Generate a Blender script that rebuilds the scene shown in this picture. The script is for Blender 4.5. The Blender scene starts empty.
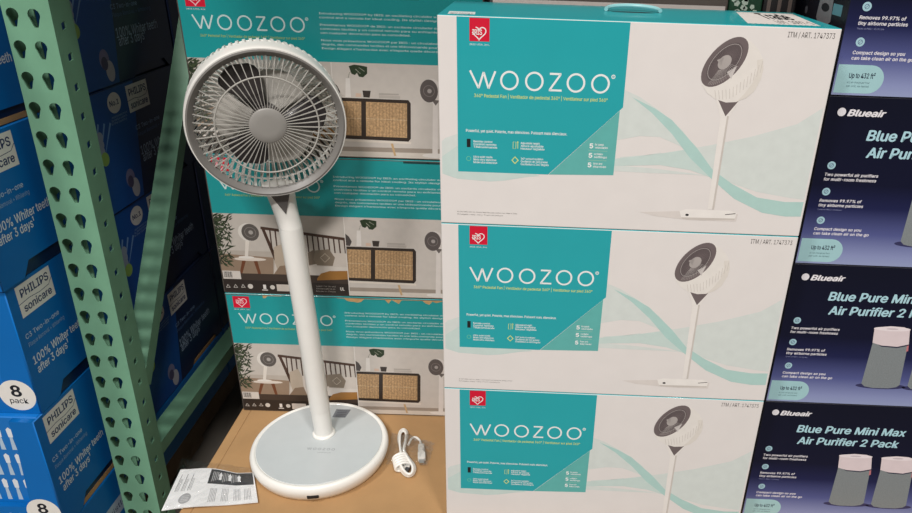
import bpy, bmesh, math, random
from mathutils import Vector, Matrix
from mathutils.geometry import tessellate_polygon
random.seed(7)
SC = bpy.context.scene
COL = SC.collection
PI = math.pi

# ------------------------------------------------------------------ camera
CAMZ = 1.42
F_PX, TH, RO, CX, CY = 708.93, 0.43160, 0.03375, 523.29, 256.5
fw = Vector((0, math.cos(TH), -math.sin(TH)))
rt0 = Vector((1, 0, 0)); up0 = rt0.cross(fw)
RT = math.cos(RO)*rt0 + math.sin(RO)*up0
UP = -math.sin(RO)*rt0 + math.cos(RO)*up0
cd = bpy.data.cameras.new('camera')
cam = bpy.data.objects.new('camera', cd); COL.objects.link(cam)
m3 = Matrix((RT, UP, -fw)).transposed()
cam.matrix_world = Matrix.Translation((0, 0, CAMZ)) @ m3.to_4x4()
cd.sensor_width = 36; cd.lens = F_PX/912*36; cd.shift_x = -(CX-456)/912; cd.clip_start = .02
SC.camera = cam

# ------------------------------------------------------------------ world, lights, exposure
w = bpy.data.worlds.new('world'); SC.world = w; w.use_nodes = True
w.node_tree.nodes['Background'].inputs[0].default_value = (.95, .97, 1, 1)
w.node_tree.nodes['Background'].inputs[1].default_value = .07
def area(name, loc, target, size, power, col=(1, .965, .935)):
    l = bpy.data.lights.new(name, 'AREA'); l.shape = 'RECTANGLE'; l.size, l.size_y = size; l.energy = power; l.color = col
    o = bpy.data.objects.new(name, l); COL.objects.link(o); o.location = loc
    o.rotation_euler = (Vector(target)-Vector(loc)).to_track_quat('-Z', 'Y').to_euler()
    return o
area('high_bay_light', (-2.6, -2.0, 6.6), (-2.2, -1.6, 0), (.7, 1.6), 250)
area('high_bay_light', (1.6, -2.4, 6.6), (1.4, -2.0, 0), (.7, 1.6), 200)
area('high_bay_light', (-.6, -5.5, 6.6), (-.6, -5.0, 0), (1.6, .7), 560)
SC.view_settings.view_transform = 'Standard'; SC.view_settings.look = 'None'
SC.view_settings.exposure = -0.07; SC.view_settings.gamma = 1.0; SC.view_settings.use_curve_mapping = False

# ------------------------------------------------------------------ helpers
def lin(c):
    c = c/255
    return c/12.92 if c <= .04045 else ((c+.055)/1.055)**2.4
MATS = {}
def mat(name, rgb, rough=.5, metal=0., noise=0., nscale=40, bump=0., bscale=200, coat=0., spec=.5):
    if name in MATS: return MATS[name]
    m = bpy.data.materials.new(name); m.use_nodes = True; nt = m.node_tree; b = nt.nodes['Principled BSDF']
    c = tuple(lin(x) for x in rgb)+(1,)
    b.inputs['Base Color'].default_value = c; b.inputs['Roughness'].default_value = rough
    b.inputs['Metallic'].default_value = metal; b.inputs['Coat Weight'].default_value = coat
    b.inputs['Specular IOR Level'].default_value = spec
    tc = nt.nodes.new('ShaderNodeTexCoord')
    if noise:
        n = nt.nodes.new('ShaderNodeTexNoise'); n.inputs['Scale'].default_value = nscale; n.inputs['Detail'].default_value = 4
        r = nt.nodes.new('ShaderNodeValToRGB')
        r.color_ramp.elements[0].position = .3; r.color_ramp.elements[1].position = .7
        r.color_ramp.elements[0].color = tuple(x*(1-noise) for x in c[:3])+(1,)
        r.color_ramp.elements[1].color = tuple(min(1, x*(1+noise)) for x in c[:3])+(1,)
        nt.links.new(tc.outputs['Object'], n.inputs['Vector']); nt.links.new(n.outputs['Fac'], r.inputs['Fac'])
        nt.links.new(r.outputs['Color'], b.inputs['Base Color'])
    if bump:
        n2 = nt.nodes.new('ShaderNodeTexNoise'); n2.inputs['Scale'].default_value = bscale
        bp = nt.nodes.new('ShaderNodeBump'); bp.inputs['Strength'].default_value = bump; bp.inputs['Distance'].default_value = .002
        nt.links.new(tc.outputs['Object'], n2.inputs['Vector']); nt.links.new(n2.outputs['Fac'], bp.inputs['Height'])
        nt.links.new(bp.outputs['Normal'], b.inputs['Normal'])
    MATS[name] = m
    return m
def ink(r, g, b, rough=.45):
    return mat('ink_%d_%d_%d' % (r, g, b), (r, g, b), rough, noise=.03, nscale=60)
def film(name, rough=.12, amt=.35):
    if name in MATS: return MATS[name]
    m = bpy.data.materials.new(name); m.use_nodes = True; nt = m.node_tree
    nt.nodes.remove(nt.nodes['Principled BSDF'])
    out = nt.nodes['Material Output']; tr = nt.nodes.new('ShaderNodeBsdfTransparent'); gl = nt.nodes.new('ShaderNodeBsdfGlossy')
    gl.inputs['Roughness'].default_value = rough; mx = nt.nodes.new('ShaderNodeMixShader'); lw = nt.nodes.new('ShaderNodeLayerWeight')
    lw.inputs['Blend'].default_value = amt
    tr.inputs['Color'].default_value = (.985, .985, .985, 1)
    n = nt.nodes.new('ShaderNodeTexNoise'); n.inputs['Scale'].default_value = 45; bp = nt.nodes.new('ShaderNodeBump'); bp.inputs['Strength'].default_value = .5
    bp.inputs['Distance'].default_value = .004
    nt.links.new(n.outputs['Fac'], bp.inputs['Height']); nt.links.new(bp.outputs['Normal'], gl.inputs['Normal'])
    nt.links.new(lw.outputs['Facing'], mx.inputs['Fac'])
    nt.links.new(tr.outputs[0], mx.inputs[1]); nt.links.new(gl.outputs[0], mx.inputs[2]); nt.links.new(mx.outputs[0], out.inputs[0])
    MATS[name] = m
    return m

def link(name, me, parent=None):
    o = bpy.data.objects.new(name, me); COL.objects.link(o)
    if parent: o.parent = parent
    return o
def obj(name, bm, m, parent=None, smooth=False):
    me = bpy.data.meshes.new(name); bm.to_mesh(me); bm.free()
    for x in (m if isinstance(m, (list, tuple)) else [m]): me.materials.append(x)
    if smooth:
        for p in me.polygons: p.use_smooth = True
        me.set_sharp_from_angle(angle=math.radians(38))
    return link(name, me, parent)
def tag(o, label=None, cat=None, group=None, kind=None):
    if label: o['label'] = label
    if cat: o['category'] = cat
    if group: o['group'] = group
    if kind: o['kind'] = kind
    return o
def empty(name, loc, rz=0, label=None, cat=None, group=None):
    o = bpy.data.objects.new(name, None); COL.objects.link(o); o.location = loc; o.rotation_euler = (0, 0, rz); o.empty_display_size = .05
    return tag(o, label, cat, group)
def dup(root, loc, label, rz=None):
    r = root.copy(); COL.objects.link(r); r.location = loc; r['label'] = label
    if rz is not None: r.rotation_euler = (0, 0, rz)
    for ch in list(root.children):
        c = ch.copy(); COL.objects.link(c); c.parent = r
        for g in list(ch.children):
            d = g.copy(); COL.objects.link(d); d.parent = c
    return r
def box(bm, x0, x1, y0, y1, z0, z1, bev=0, seg=2, mi=0):
    r = bmesh.ops.create_cube(bm, size=1)
    for v in r['verts']:
        v.co = Vector(((x0+x1)/2+v.co.x*(x1-x0), (y0+y1)/2+v.co.y*(y1-y0), (z0+z1)/2+v.co.z*(z1-z0)))
    fs = set(f for v in r['verts'] for f in v.link_faces)
    if bev:
        es = list(set(e for v in r['verts'] for e in v.link_edges))
        rr = bmesh.ops.bevel(bm, geom=es, offset=bev, segments=seg, affect='EDGES', profile=.5)
        fs |= set(rr['faces'])
    for f in fs:
        if f.is_valid: f.material_index = mi
    return bm
def lathe(bm, prof, n=64, mat_fn=None, M=None):
    rings = []
    for r, z in prof:
        if r < 1e-6:
            rings.append([bm.verts.new((0, 0, z))])
        else:
            rings.append([bm.verts.new((r*math.cos(2*PI*k/n), r*math.sin(2*PI*k/n), z)) for k in range(n)])
    for a, b in zip(rings, rings[1:]):
        for k in range(n):
            k2 = (k+1) % n
            vs = [a[k % len(a)], a[k2 % len(a)], b[k2 % len(b)], b[k % len(b)]]
            u = []
            for v in vs:
                if v not in u: u.append(v)
            if len(u) > 2: bm.faces.new(u)
    if M is not None:
        for ring in rings:
            for v in ring: v.co = M @ v.co
    return bm
def tube(bm, pts, r, n=8, closed=False):
    pts = [Vector(p) for p in pts]; N = len(pts); rings = []; nrm = None
    for i, p in enumerate(pts):
        if closed: t = pts[(i+1) % N]-pts[i-1]
        else: t = pts[min(i+1, N-1)]-pts[max(i-1, 0)]
        t.normalize()
        if nrm is None: nrm = t.orthogonal().normalized()
        nrm = (nrm-t*nrm.dot(t)).normalized(); bn = t.cross(nrm)
        rr = r[i] if isinstance(r, (list, tuple)) else r
        rings.append([bm.verts.new(p+rr*(math.cos(2*PI*k/n)*nrm+math.sin(2*PI*k/n)*bn)) for k in range(n)])
    for i in range(N if closed else N-1):
        a, b = rings[i], rings[(i+1) % N]
        for k in range(n): bm.faces.new((a[k], a[(k+1) % n], b[(k+1) % n], b[k]))
    if not closed:
        bm.faces.new(rings[0][::-1]); bm.faces.new(rings[-1])
    return bm
def bar(bm, p, q, wdt, h, upv=(0, 0, 1)):
    """straight rectangular bar from p to q"""
    p, q = Vector(p), Vector(q); t = (q-p).normalized(); s = t.cross(Vector(upv)).normalized(); u = s.cross(t)
    c = [a+s*sx*wdt/2+u*su*h/2 for a in (p, q) for sx, su in ((-1, -1), (1, -1), (1, 1), (-1, 1))]
    v = [bm.verts.new(x) for x in c]
    for f in ((3, 2, 1, 0), (4, 5, 6, 7), (0, 1, 5, 4), (1, 2, 6, 5), (2, 3, 7, 6), (3, 0, 4, 7)): bm.faces.new([v[i] for i in f])
def curve_plate(outer, holes, thick):
    """a flat plate in x,z with holes, thickness along y (0..thick), as bmesh"""
    cu = bpy.data.curves.new('tmp', 'CURVE'); cu.dimensions = '2D'; cu.fill_mode = 'BOTH'; cu.extrude = thick/2
    for ring in [outer]+holes:
        s = cu.splines.new('POLY'); s.points.add(len(ring)-1); s.use_cyclic_u = True
        for p, c in zip(s.points, ring): p.co = (c[0], c[1], 0, 1)
    o = bpy.data.objects.new('tmp', cu); COL.objects.link(o)
    dg = bpy.context.evaluated_depsgraph_get(); me = bpy.data.meshes.new_from_object(o.evaluated_get(dg))
    bm = bmesh.new(); bm.from_mesh(me)
    for v in bm.verts: v.co = Vector((v.co.x, thick/2-v.co.z, v.co.y))
    bpy.data.objects.remove(o); bpy.data.curves.remove(cu); bpy.data.meshes.remove(me)
    bmesh.ops.recalc_face_normals(bm, faces=bm.faces)
    return bm
FONT = None
try:      # the sans font that ships inside Blender; the built-in one serves if it is missing
    FONT = bpy.data.fonts.load(bpy.utils.system_resource('DATAFILES', path='fonts')+'/Inter.woff2')
except Exception: FONT = None
TXT = {}
def text_geo(body, bold=0., shear=0., space=1.):
    k = (body, bold, shear, space)
    if k not in TXT:
        cu = bpy.data.curves.new('tmp', 'FONT'); cu.body = body; cu.size = 1
        if FONT: cu.font = FONT
        cu.use_fast_edit = False; cu.resolution_u = 3; cu.shear = shear; cu.space_character = space
        o = bpy.data.objects.new('tmp', cu); COL.objects.link(o)
        dg = bpy.context.evaluated_depsgraph_get(); me = bpy.data.meshes.new_from_object(o.evaluated_get(dg))
        vs = [(v.co.x, v.co.y, 0.) for v in me.vertices]; fs = [tuple(p.vertices) for p in me.polygons]
        bpy.data.objects.remove(o); bpy.data.curves.remove(cu); bpy.data.meshes.remove(me)
        if bold:      # heavier strokes: the same outline laid down again a hair aside
            n0 = len(vs); v0, f0 = list(vs), list(fs); sh = [(-bold, 0), (bold, 0), (0, bold*.7), (0, -bold*.7)]
            vs = []; fs = []
            for q, (dx, dy) in enumerate(sh):
                vs += [(x+dx, y+dy, q*1.5e-5) for x, y, _ in v0]; fs += [tuple(i+q*n0 for i in f) for f in f0]
        x0 = min(v[0] for v in vs); x1 = max(v[0] for v in vs)
        TXT[k] = (vs, fs, x0, x1)
    return TXT[k]
CAP = max(v[1] for v in text_geo('H')[0])   # cap height at size 1
LAY = .00007
def rayd(x, y):
    return fw + RT*((x-CX)/F_PX) - UP*((y-CY)/F_PX)
class Face:
    """a printed face: pixel -> (u, v) on a vertical plane through origin with heading yaw"""
    def __init__(s, origin, yaw):
        s.o = Vector(origin); s.u = Vector((math.cos(yaw), math.sin(yaw), 0)); s.n = Vector((math.sin(yaw), -math.cos(yaw), 0))
    def __call__(s, x, y):
        d = rayd(x, y); c = Vector((0, 0, CAMZ)); t = (s.o-c).dot(s.n)/d.dot(s.n); p = c+d*t-s.o
        return (p.dot(s.u), p.z)
class Print:
    def __init__(s, mp=None):
        s.v = []; s.f = []; s.m = []; s.mi = []; s.mp = mp or (lambda u, v, l: (u, -l, v))
    def slot(s, m):
        if m not in s.m: s.m.append(m)
        return s.m.index(m)
    def poly(s, pts, m, lay=1):
        b = len(s.v); tri = tessellate_polygon([[Vector((p[0], p[1], 0)) for p in pts]])
        s.v += [s.mp(p[0], p[1], lay*LAY) for p in pts]
        for t in tri: s.f.append(tuple(b+i for i in t)); s.mi.append(s.slot(m))
    def rect(s, a, b, m, lay=1): s.poly([(a[0], a[1]), (b[0], a[1]), (b[0], b[1]), (a[0], b[1])], m, lay)
    def disc(s, c, r, m, lay=1, ry=None, n=24, rot=0, a0=0, a1=2*PI):
        ry = ry or r; cr, sr = math.cos(rot), math.sin(rot); P = []
        full = abs(a1-a0-2*PI) < 1e-6
        for k in range(n if full else n+1):
            a = a0+(a1-a0)*k/n; x, y = r*math.cos(a), ry*math.sin(a); P.append((c[0]+x*cr-y*sr, c[1]+x*sr+y*cr))
        s.poly(P, m, lay)
    def line(s, pts, wd, m, lay=1, closed=False):
        n = len(pts); L = []; R = []
        for i in range(n):
            a = pts[i-1] if (closed or i) else pts[0]; b = pts[(i+1) % n] if (closed or i < n-1) else pts[-1]
            dx, dy = b[0]-a[0], b[1]-a[1]; q = math.hypot(dx, dy) or 1
            ww = wd[i] if isinstance(wd, (list, tuple)) else wd
            L.append((pts[i][0]-dy/q*ww/2, pts[i][1]+dx/q*ww/2)); R.append((pts[i][0]+dy/q*ww/2, pts[i][1]-dx/q*ww/2))
        b0 = len(s.v); s.v += [s.mp(p[0], p[1], lay*LAY) for p in L+R]
        for i in range(n if closed else n-1):
            j = (i+1) % n
            s.f.append((b0+i, b0+n+i, b0+n+j, b0+j)); s.mi.append(s.slot(m))
    def ring(s, c, r, wd, m, lay=1, n=32): s.line([(c[0]+r*math.cos(2*PI*k/n), c[1]+r*math.sin(2*PI*k/n)) for k in range(n)], wd, m, lay, True)
    def text(s, body, a, b, cap, m, lay=2, bold=0., shear=0., space=1., skew=False):
        """baseline from a towards b (u only unless skew); width fits |b-a|; cap = cap height in metres (None keeps proportions)"""
        vs, fs, x0, x1 = text_geo(body, bold, shear, space); k = (b[0]-a[0])/(x1-x0) if b else cap/CAP; ky = cap/CAP if cap else k; sl = 0
        b0 = len(s.v)
        s.v += [s.mp(a[0]+(x-x0)*k, a[1]+y*ky+(x-x0)*k*sl, lay*LAY+e) for x, y, e in vs]
        for f in fs: s.f.append(tuple(b0+i for i in f)); s.mi.append(s.slot(m))
    def build(s, name, parent, label=None):
        me = bpy.data.meshes.new(name); me.from_pydata(s.v, [], s.f)
        for m in s.m: me.materials.append(m)
        me.polygons.foreach_set('material_index', s.mi); me.update()
        bm = bmesh.new(); bm.from_mesh(me)
        # turn every face towards the outside of its panel
        o0 = Vector(s.mp(0, 0, 0)); nn = (Vector(s.mp(0, 0, 1))-o0).normalized()
        fl = [f for f in bm.faces if f.normal.dot(nn) < 0]
        bmesh.ops.reverse_faces(bm, faces=fl); bm.to_mesh(me); bm.free()
        o = link(name, me, parent)
        if label: o['label'] = label
        return o
def wordmark(pr, a, b, cap, wd, m, lay=3):
    """the wide thin geometric lettering W O O Z O O between a and b (baseline points), cap height cap"""
    W = b[0]-a[0]; sl = (b[1]-a[1])/W
    def P(x, y): return (a[0]+x*W, a[1]+x*W*sl+y*cap)
    pr.line([P(0, 1), P(.062, 0)], wd, m, lay); pr.line([P(.062, 0), P(.098, .93)], wd, m, lay)
    pr.line([P(.098, .93), P(.134, 0)], wd, m, lay); pr.line([P(.134, 0), P(.182, 1)], wd, m, lay)
    for c in (.284, .463, .762, .938):
        n = 40
        pr.line([(P(c, .5)[0]+.0595*W*math.cos(2*PI*k/n), P(c, .5)[1]+(cap*.50)*math.sin(2*PI*k/n)) for k in range(n)], wd, m, lay, True)
    pr.line([P(.572, .97), P(.655, .97)], wd, m, lay); pr.line([P(.651, .97), P(.574, .03)], wd, m, lay); pr.line([P(.570, .03), P(.662, .03)], wd, m, lay)
    pr.ring(P(1.026, .93), .0125*W, wd*.35, m, lay, 16); pr.text('R', (P(1.026, .93)[0]-.0055*W, P(1.026, .93)[1]-.0075*W), (P(1.026, .93)[0]+.0065*W, 0), None, m, lay)
def heart_logo(pr, c, s, m, lay=3):
    """heart outline with four letters inside"""
    P = []
    for k in range(48):
        t = 2*PI*k/48; x = 16*math.sin(t)**3; y = 13*math.cos(t)-5*math.cos(2*t)-2*math.cos(3*t)-math.cos(4*t)
        P.append((c[0]+x*s/32, c[1]+y*s/32))
    pr.line(P[:36]+[], s*.075, m, lay); pr.line(P[41:]+P[:1], s*.075, m, lay)
    pr.text('IRIS', (c[0]-s*.50, c[1]-s*.14), (c[0]+s*.22, c[1]-s*.14), s*.36, m, lay, bold=.02)

# common inks
WHITE = mat('white_carton', (232, 226, 222), .42, noise=.015, nscale=25, coat=.05)
TEAL = mat('teal_print', (34, 167, 174), .36, noise=.02, nscale=12, coat=.15)
TEALD = mat('teal_print_back', (22, 152, 154), .36, noise=.03, nscale=12, coat=.1)
TEALL = ink(98, 180, 174)
WINK = ink(240, 240, 238); YEL = ink(214, 226, 130); RED = ink(214, 10, 50); BLK = ink(25, 25, 28); GRY = ink(120, 116, 112)
KRAFT = mat('kraft_cardboard', (176, 138, 94), .75, noise=.06, nscale=14, bump=.15, bscale=350)
KRAFTD = mat('kraft_cardboard_torn', (196, 158, 108), .85, noise=.15, nscale=90, bump=.4)
GAPD = mat('dark_carton_inside', (40, 34, 30), .9, noise=.1)
NAVY = mat('navy_side', (17, 18, 34), .4, noise=.05)

# ------------------------------------------------------------------ the setting
bm = bmesh.new(); box(bm, -7, 7, -7, 6, -.1, 0)
fl = obj('floor', bm, mat('concrete_floor', (112, 106, 98), .55, noise=.15, nscale=3, bump=.05)); tag(fl, kind='structure')

bm = bmesh.new(); box(bm, -7, 7, -7, 6, 7.2, 7.3)
obj('ceiling', bm, mat('ceiling_white', (190, 190, 188), .8, noise=.05, nscale=2))['kind'] = 'structure'
BASEZ = CAMZ-1.0052
# cardboard covered base the display stands on
bz = empty('cardboard_base', (-.625, .962, 0), 0, 'tan corrugated cardboard base carton under the fan and the stacked boxes', 'carton')
bm = bmesh.new(); box(bm, 0, 1.75, 0, 1.08, 0, BASEZ-.004, .003); obj('carton_body', bm, KRAFT, bz)
bm = bmesh.new(); box(bm, .0215, 1.748, .002, 1.078, BASEZ-.0038, BASEZ, .0012, 1); obj('top_sheet', bm, KRAFT, bz)
bm = bmesh.new(); box(bm, .0, .0211, .002, 1.078, BASEZ-.0038, BASEZ-.0004, .0012, 1); obj('edge_flap', bm, KRAFT, bz)

# ------------------------------------------------------------------ green rack upright
GREEN = mat('green_rack_paint', (116, 164, 134), .42, noise=.07, nscale=18, bump=.05, bscale=60)
rack = empty('rack_upright', (-.8407+.035, 1.195, CAMZ-.154), 0, 'green steel rack upright with teardrop holes, standing left of the fan', 'rack upright')
rack.rotation_euler = (0, .0176, 0)
zt, zb = 1.75, -(CAMZ-.154)+.006
XL, XR = -.0505, .0285
def teardrop(cx, cz):
    P = []
    for k in range(11):
        a = math.radians(-38+256*k/10); P.append((cx+.0102*math.cos(a), cz+.004+.0102*math.sin(a)))
    P += [(cx-.0046, cz-.0125), (cx-.003, cz-.0155), (cx+.003, cz-.0155), (cx+.0046, cz-.0125)]
    return P
def hole_plate(cols, pitch, off, hole, za, zc_, t):
    """plate in x,z built cell by cell; cols = [(xa, xb, hole centre x)], one hole per pitch"""
    bm = bmesh.new(); k = math.ceil((za-off)/pitch)+1; ks = []
    while off+(k+1)*pitch < zc_: ks.append(k); k += 1
    for xa, xb, cx in cols:
        for k in ks:
            cz = off+k*pitch; lo, hi = cz-pitch/2, cz+pitch/2
            H = hole(cx, cz); O = []
            cs = [math.atan2(zz-cz, xx-cx) for xx, zz in ((xb, hi), (xa, hi), (xa, lo), (xb, lo))]
            A = [math.atan2(h[1]-cz, h[0]-cx) for h in H]; used = {}
            for c in cs:
                j = min((i for i in range(len(H)) if i not in used), key=lambda i: abs(math.remainder(A[i]-c, 2*PI))); used[j] = c
            for i, h in enumerate(H):
                a = used.get(i, A[i]); dx, dz = math.cos(a), math.sin(a)
                r = min(((xb-cx)/dx if dx > 1e-9 else (xa-cx)/dx if dx < -1e-9 else 9), ((hi-cz)/dz if dz > 1e-9 else (lo-cz)/dz if dz < -1e-9 else 9))
                O.append(bm.verts.new((cx+r*dx, 0, cz+r*dz)))
            hv = [bm.verts.new((h[0], 0, h[1])) for h in H]; n = len(H)
            for i in range(n): bm.faces.new((hv[i], hv[(i+1) % n], O[(i+1) % n], O[i]))
        for lo, hi in ((za, off+ks[0]*pitch-pitch/2), (off+ks[-1]*pitch+pitch/2, zc_)):
            bm.faces.new([bm.verts.new(p) for p in ((xa, 0, lo), (xb, 0, lo), (xb, 0, hi), (xa, 0, hi))])
    bmesh.ops.remove_doubles(bm, verts=bm.verts, dist=1e-5); bmesh.ops.recalc_face_normals(bm, faces=bm.faces)
    r = bmesh.ops.extrude_face_region(bm, geom=list(bm.faces))
    for v in r['geom']:
        if isinstance(v, bmesh.types.BMVert): v.co.y += t
    bmesh.ops.recalc_face_normals(bm, faces=bm.faces)
    return bm

def post(parent, y0, flip):
    bm = hole_plate([(XL, -.0175, -.035), (-.0175, XR, .0)], .0508, 0, teardrop, zb, zt, .0025)
    for v in bm.verts: v.co.y = y0+(v.co.y if not flip else -v.co.y)
    bmesh.ops.recalc_face_normals(bm, faces=bm.faces)
    # a shallow vertical groove rib down the middle of the web
    p = obj('post_web', bm, GREEN, parent)
    slot = lambda cx, cz: [(cx+.006, cz+.001), (cx+.006, cz+.0075), (cx, cz+.0065), (cx-.006, cz+.0045), (cx-.006, cz), (cx-.006, cz-.0075), (cx, cz-.0065), (cx+.006, cz-.0045)]
    for s in (1, -1):
        bm = hole_plate([(.0027, .056, .027)], .0508, -.014, slot, zb, zt, .0025)
        xx = XR if s > 0 else XL
        for v in bm.verts: v.co = Vector((xx-s*v.co.y, y0+(v.co.x if not flip else -v.co.x), v.co.z))
        bmesh.ops.recalc_face_normals(bm, faces=bm.faces)
        obj('post_flange', bm, GREEN, parent)
        bm = bmesh.new(); d = -1 if flip else 1
        ya, yb = sorted((y0+d*.0535, y0+d*.056)); xa, xb = sorted((xx-s*.0026, xx-s*.016))
        box(bm, xa, xb, ya, yb, zb, zt); obj('post_return_lip', bm, GREEN, parent)
    bm = bmesh.new(); box(bm, XL, XR+.02, min(y0, y0+(-.08 if flip else .08))-.01, max(y0, y0+(-.08 if flip else .08))+.01, zb-.006, zb, .002, 1)
    obj('foot_plate', bm, GREEN, parent)
post(rack, 0, False); post(rack, 1.08, True)
def channel(p, q, wd, h, t=.003, upv=(0, 0, 1)):
    bm = bmesh.new(); p, q = Vector(p), Vector(q); d = (q-p).normalized(); s = d.cross(Vector(upv)).normalized(); u = s.cross(d)
    bar(bm, p, q, wd, t, upv)
    for sg in (-1, 1): bar(bm, p+s*sg*(wd/2-t/2)-u*h/2, q+s*sg*(wd/2-t/2)-u*h/2, t, h-t, upv)
    return bm
def rk(y, zrel): return (-.001, y-1.195, zrel+.154)
def rk2(y, zrel, dx=0): return (-.012+dx, y-1.195, zrel+.154)
for a, b in (((1.262, -.915), (1.262+.86, -.915+.86*1.39)), ((1.262+.86, -2.0+.86), (1.255, -1.36))):
    if a[1] < -1.1: continue
    obj('diagonal_brace', channel(rk2(*a), rk2(*b), .045, .032, .0028, (0, -1, 0)), GREEN, rack)
obj('horizontal_brace', channel(rk2(1.252, -1.088), rk2(2.218, -1.088), .045, .032), GREEN, rack)
# beams, decks and cartons added overhead, out of the frame, to shade the bay
for xa, xb, zu, lb in ((-.760, 2.0, 0, 'unseen green beam added right of the upright, above the display'), (-3.2, -.875, .5, 'unseen green beam added left of the upright, above the blue cartons')):
    bm = bmesh.new(); box(bm, xa, xb, 1.2, 1.245, CAMZ+.10+zu, CAMZ+.2+zu, .003); o = obj('shade_beam', bm, GREEN); tag(o, lb, 'shading beam')
PLY = mat('plywood', (150, 118, 82), .7, noise=.2, nscale=8)
for xa, xb, zu, lb in ((-.760, 2.0, 0, 'unseen plywood deck added to shade the fan display bay'), (-3.2, -.875, .5, 'unseen plywood deck added to shade the blue carton bay')):
    bm = bmesh.new(); box(bm, xa, xb, 1.2, 2.3, CAMZ+.2005+zu, CAMZ+.219+zu); o = obj('shade_deck', bm, PLY); tag(o, lb, 'shading deck')
for xa, xb, yf, lb in ((-.66, .45, .98, 'unseen kraft carton added to shade the stack behind the fan'), (.47, 1.7, 1.03, 'unseen kraft carton added above the navy cartons to cast shade'), (-2.1, -.89, 1.16, 'unseen kraft carton added above the blue cartons to cast shade')):
    bm = bmesh.new(); box(bm, xa, xb, yf, 2.25, CAMZ+.2195+(.5 if xb < -.8 else 0), CAMZ+.75+(.5 if xb < -.8 else 0), .004); o = obj('shade_carton', bm, KRAFT); tag(o, lb, 'carton', 'cartons added above to shade the bay')  # unseen cartons, added with an overhang to shade the back stack
# ------------------------------------------------------------------ white fan cartons (front stack)
HW = .30
def carton(parent, W, D, H, side, top, bev=.0016):
    bm = bmesh.new(); box(bm, 0, W, 0, D, 0, H, bev, 3)
    for f in bm.faces: f.material_index = 1 if f.normal.z > .55 else 0
    return obj('carton_body', bm, [side, top], parent)
YA = -.0138; OA = Vector((-.1259, .9918, BASEZ)); WA, DA = .538, .20
def A_box(k, label):
    return empty('fan_carton', (OA.x, OA.y, BASEZ+k*HW), YA, label, 'carton', 'white fan cartons in the front stack')
a0 = A_box(2, 'white and teal fan carton with a paper sticker on top, topmost of the front stack')
carton(a0, WA, DA, HW-.0006, WHITE, TEAL)
fA = Face((OA.x, OA.y, BASEZ+2*HW), YA)
def A(x, y): return fA(x, y)
pr = Print()
SW1 = ink(180, 213, 206); SW2 = ink(204, 220, 214); SW3 = ink(217, 223, 218)
Rx = WA-.0035
def cl(p): return (min(max(p[0], .0035), Rx), p[1])
def polyA(P, m, l): pr.poly([cl(A(*p)) for p in P], m, l)
# pale ribbons
polyA([(620, 157), (658, 154), (708.7, 145.5), (751.8, 136.6), (797.4, 124), (830, 108), (808, 200), (790, 198), (757, 192), (731.5, 183), (712, 172), (690, 162), (660, 152.5), (620, 160)], SW3, 1)
polyA([(612, 84), (640, 97), (660, 111), (683, 131), (697, 150), (705, 168), (697, 160), (680, 146), (660, 137), (640, 136), (612, 141)], SW3, 1.4)
polyA([(632, 97), (655, 108.5), (672, 120), (697, 148), (712.5, 169.6), (731.5, 183.5), (757, 197.5), (785, 202), (815, 202.5), (812, 217), (785, 216.5), (762, 212.7), (734, 198.7), (711, 178.4), (690, 158), (672, 134), (652, 113)], SW1, 2)
polyA([(612, 159), (658, 154), (690, 149), (706, 163), (712, 178), (690, 170), (660, 165), (612, 166)], SW2, 1.8)
polyA([(612, 165), (650, 168), (690, 173), (708, 176), (690, 174.5), (650, 173), (612, 171)], SW3, 1.6)
polyA([(430, 141), (445, 138), (457.3, 133.8), (480, 134), (480, 150), (470, 160), (430, 168)], SW3, 1)
polyA([(430, 156), (457, 146), (480, 150), (540, 176), (526.7, 177), (505, 180.5), (490, 181.5), (457, 178.6), (430, 173)], SW2, 1.2)
sw = pr.build('printed_ribbons', a0, 'pale green wavy ribbons')
pr = Print()
polyA([(456.4, 5), (458.2, 171.3), (548, 174.5), (623, 107.5), (632.2, 5)], TEAL, 2)
T = pr.v
# trim the panel to the carton's top edge
pr.v = [(x, y, min(z, HW-.0022)) for x, y, z in pr.v]
pr.poly([A(548.6, 174.5), A(613.3, 175.2), A(619.8, 110.6)], TEALL, 2.2)
pr.build('teal_panel', a0, 'teal printed panel with a cut corner')
pr = Print()
p, q = A(469.4, 41), A(489.7, 16.4); pr.rect(p, (q[0], HW-.0032), RED, 3)
heart_logo(pr, ((p[0]+q[0])/2-.0005, (p[1]+HW-.011)/2), (q[0]-p[0])*.68, WINK, 4)
t0 = A(469.6, 45); pr.text('IRIS USA, Inc.', t0, (t0[0]+q[0]-p[0], 0), .0022, WINK, 3)
pr.build('brand_badge', a0, 'red square badge with a white heart')
pr = Print()
a, b = A(470, 87.4), A(608.4, 93.2)
wordmark(pr, (a[0], (a[1]+b[1])/2), (b[0], (a[1]+b[1])/2), .0238, .0028, WINK, 3)
a, b = A(474, 96.6), A(607.5, 102.2); pr.text('360\u00b0 Pedestal Fan | Ventilador de pedestal 360\u00b0 | Ventilateur sur pied 360\u00b0', (a[0], (a[1]+b[1])/2), (b[0], 0), .0046, YEL, 3, bold=.012)
pr.build('brand_lettering', a0)
def smallprint(body, x0, y0, x1, cap, m=WINK, bold=.015, l=3, y1=None):
    a, b = A(x0, y0), A(x1, y1 if y1 is not None else y0+(x1-x0)*.035); pr.text(body, (a[0], (a[1]+b[1])/2), (b[0], 0), cap, m, l, bold=bold)
pr = Print()
smallprint('Powerful, yet quiet. Potente, mas silencioso. Puissant mais silencieux.', 466, 131.8, 567, .0040)
pr.build('headline', a0)
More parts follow.
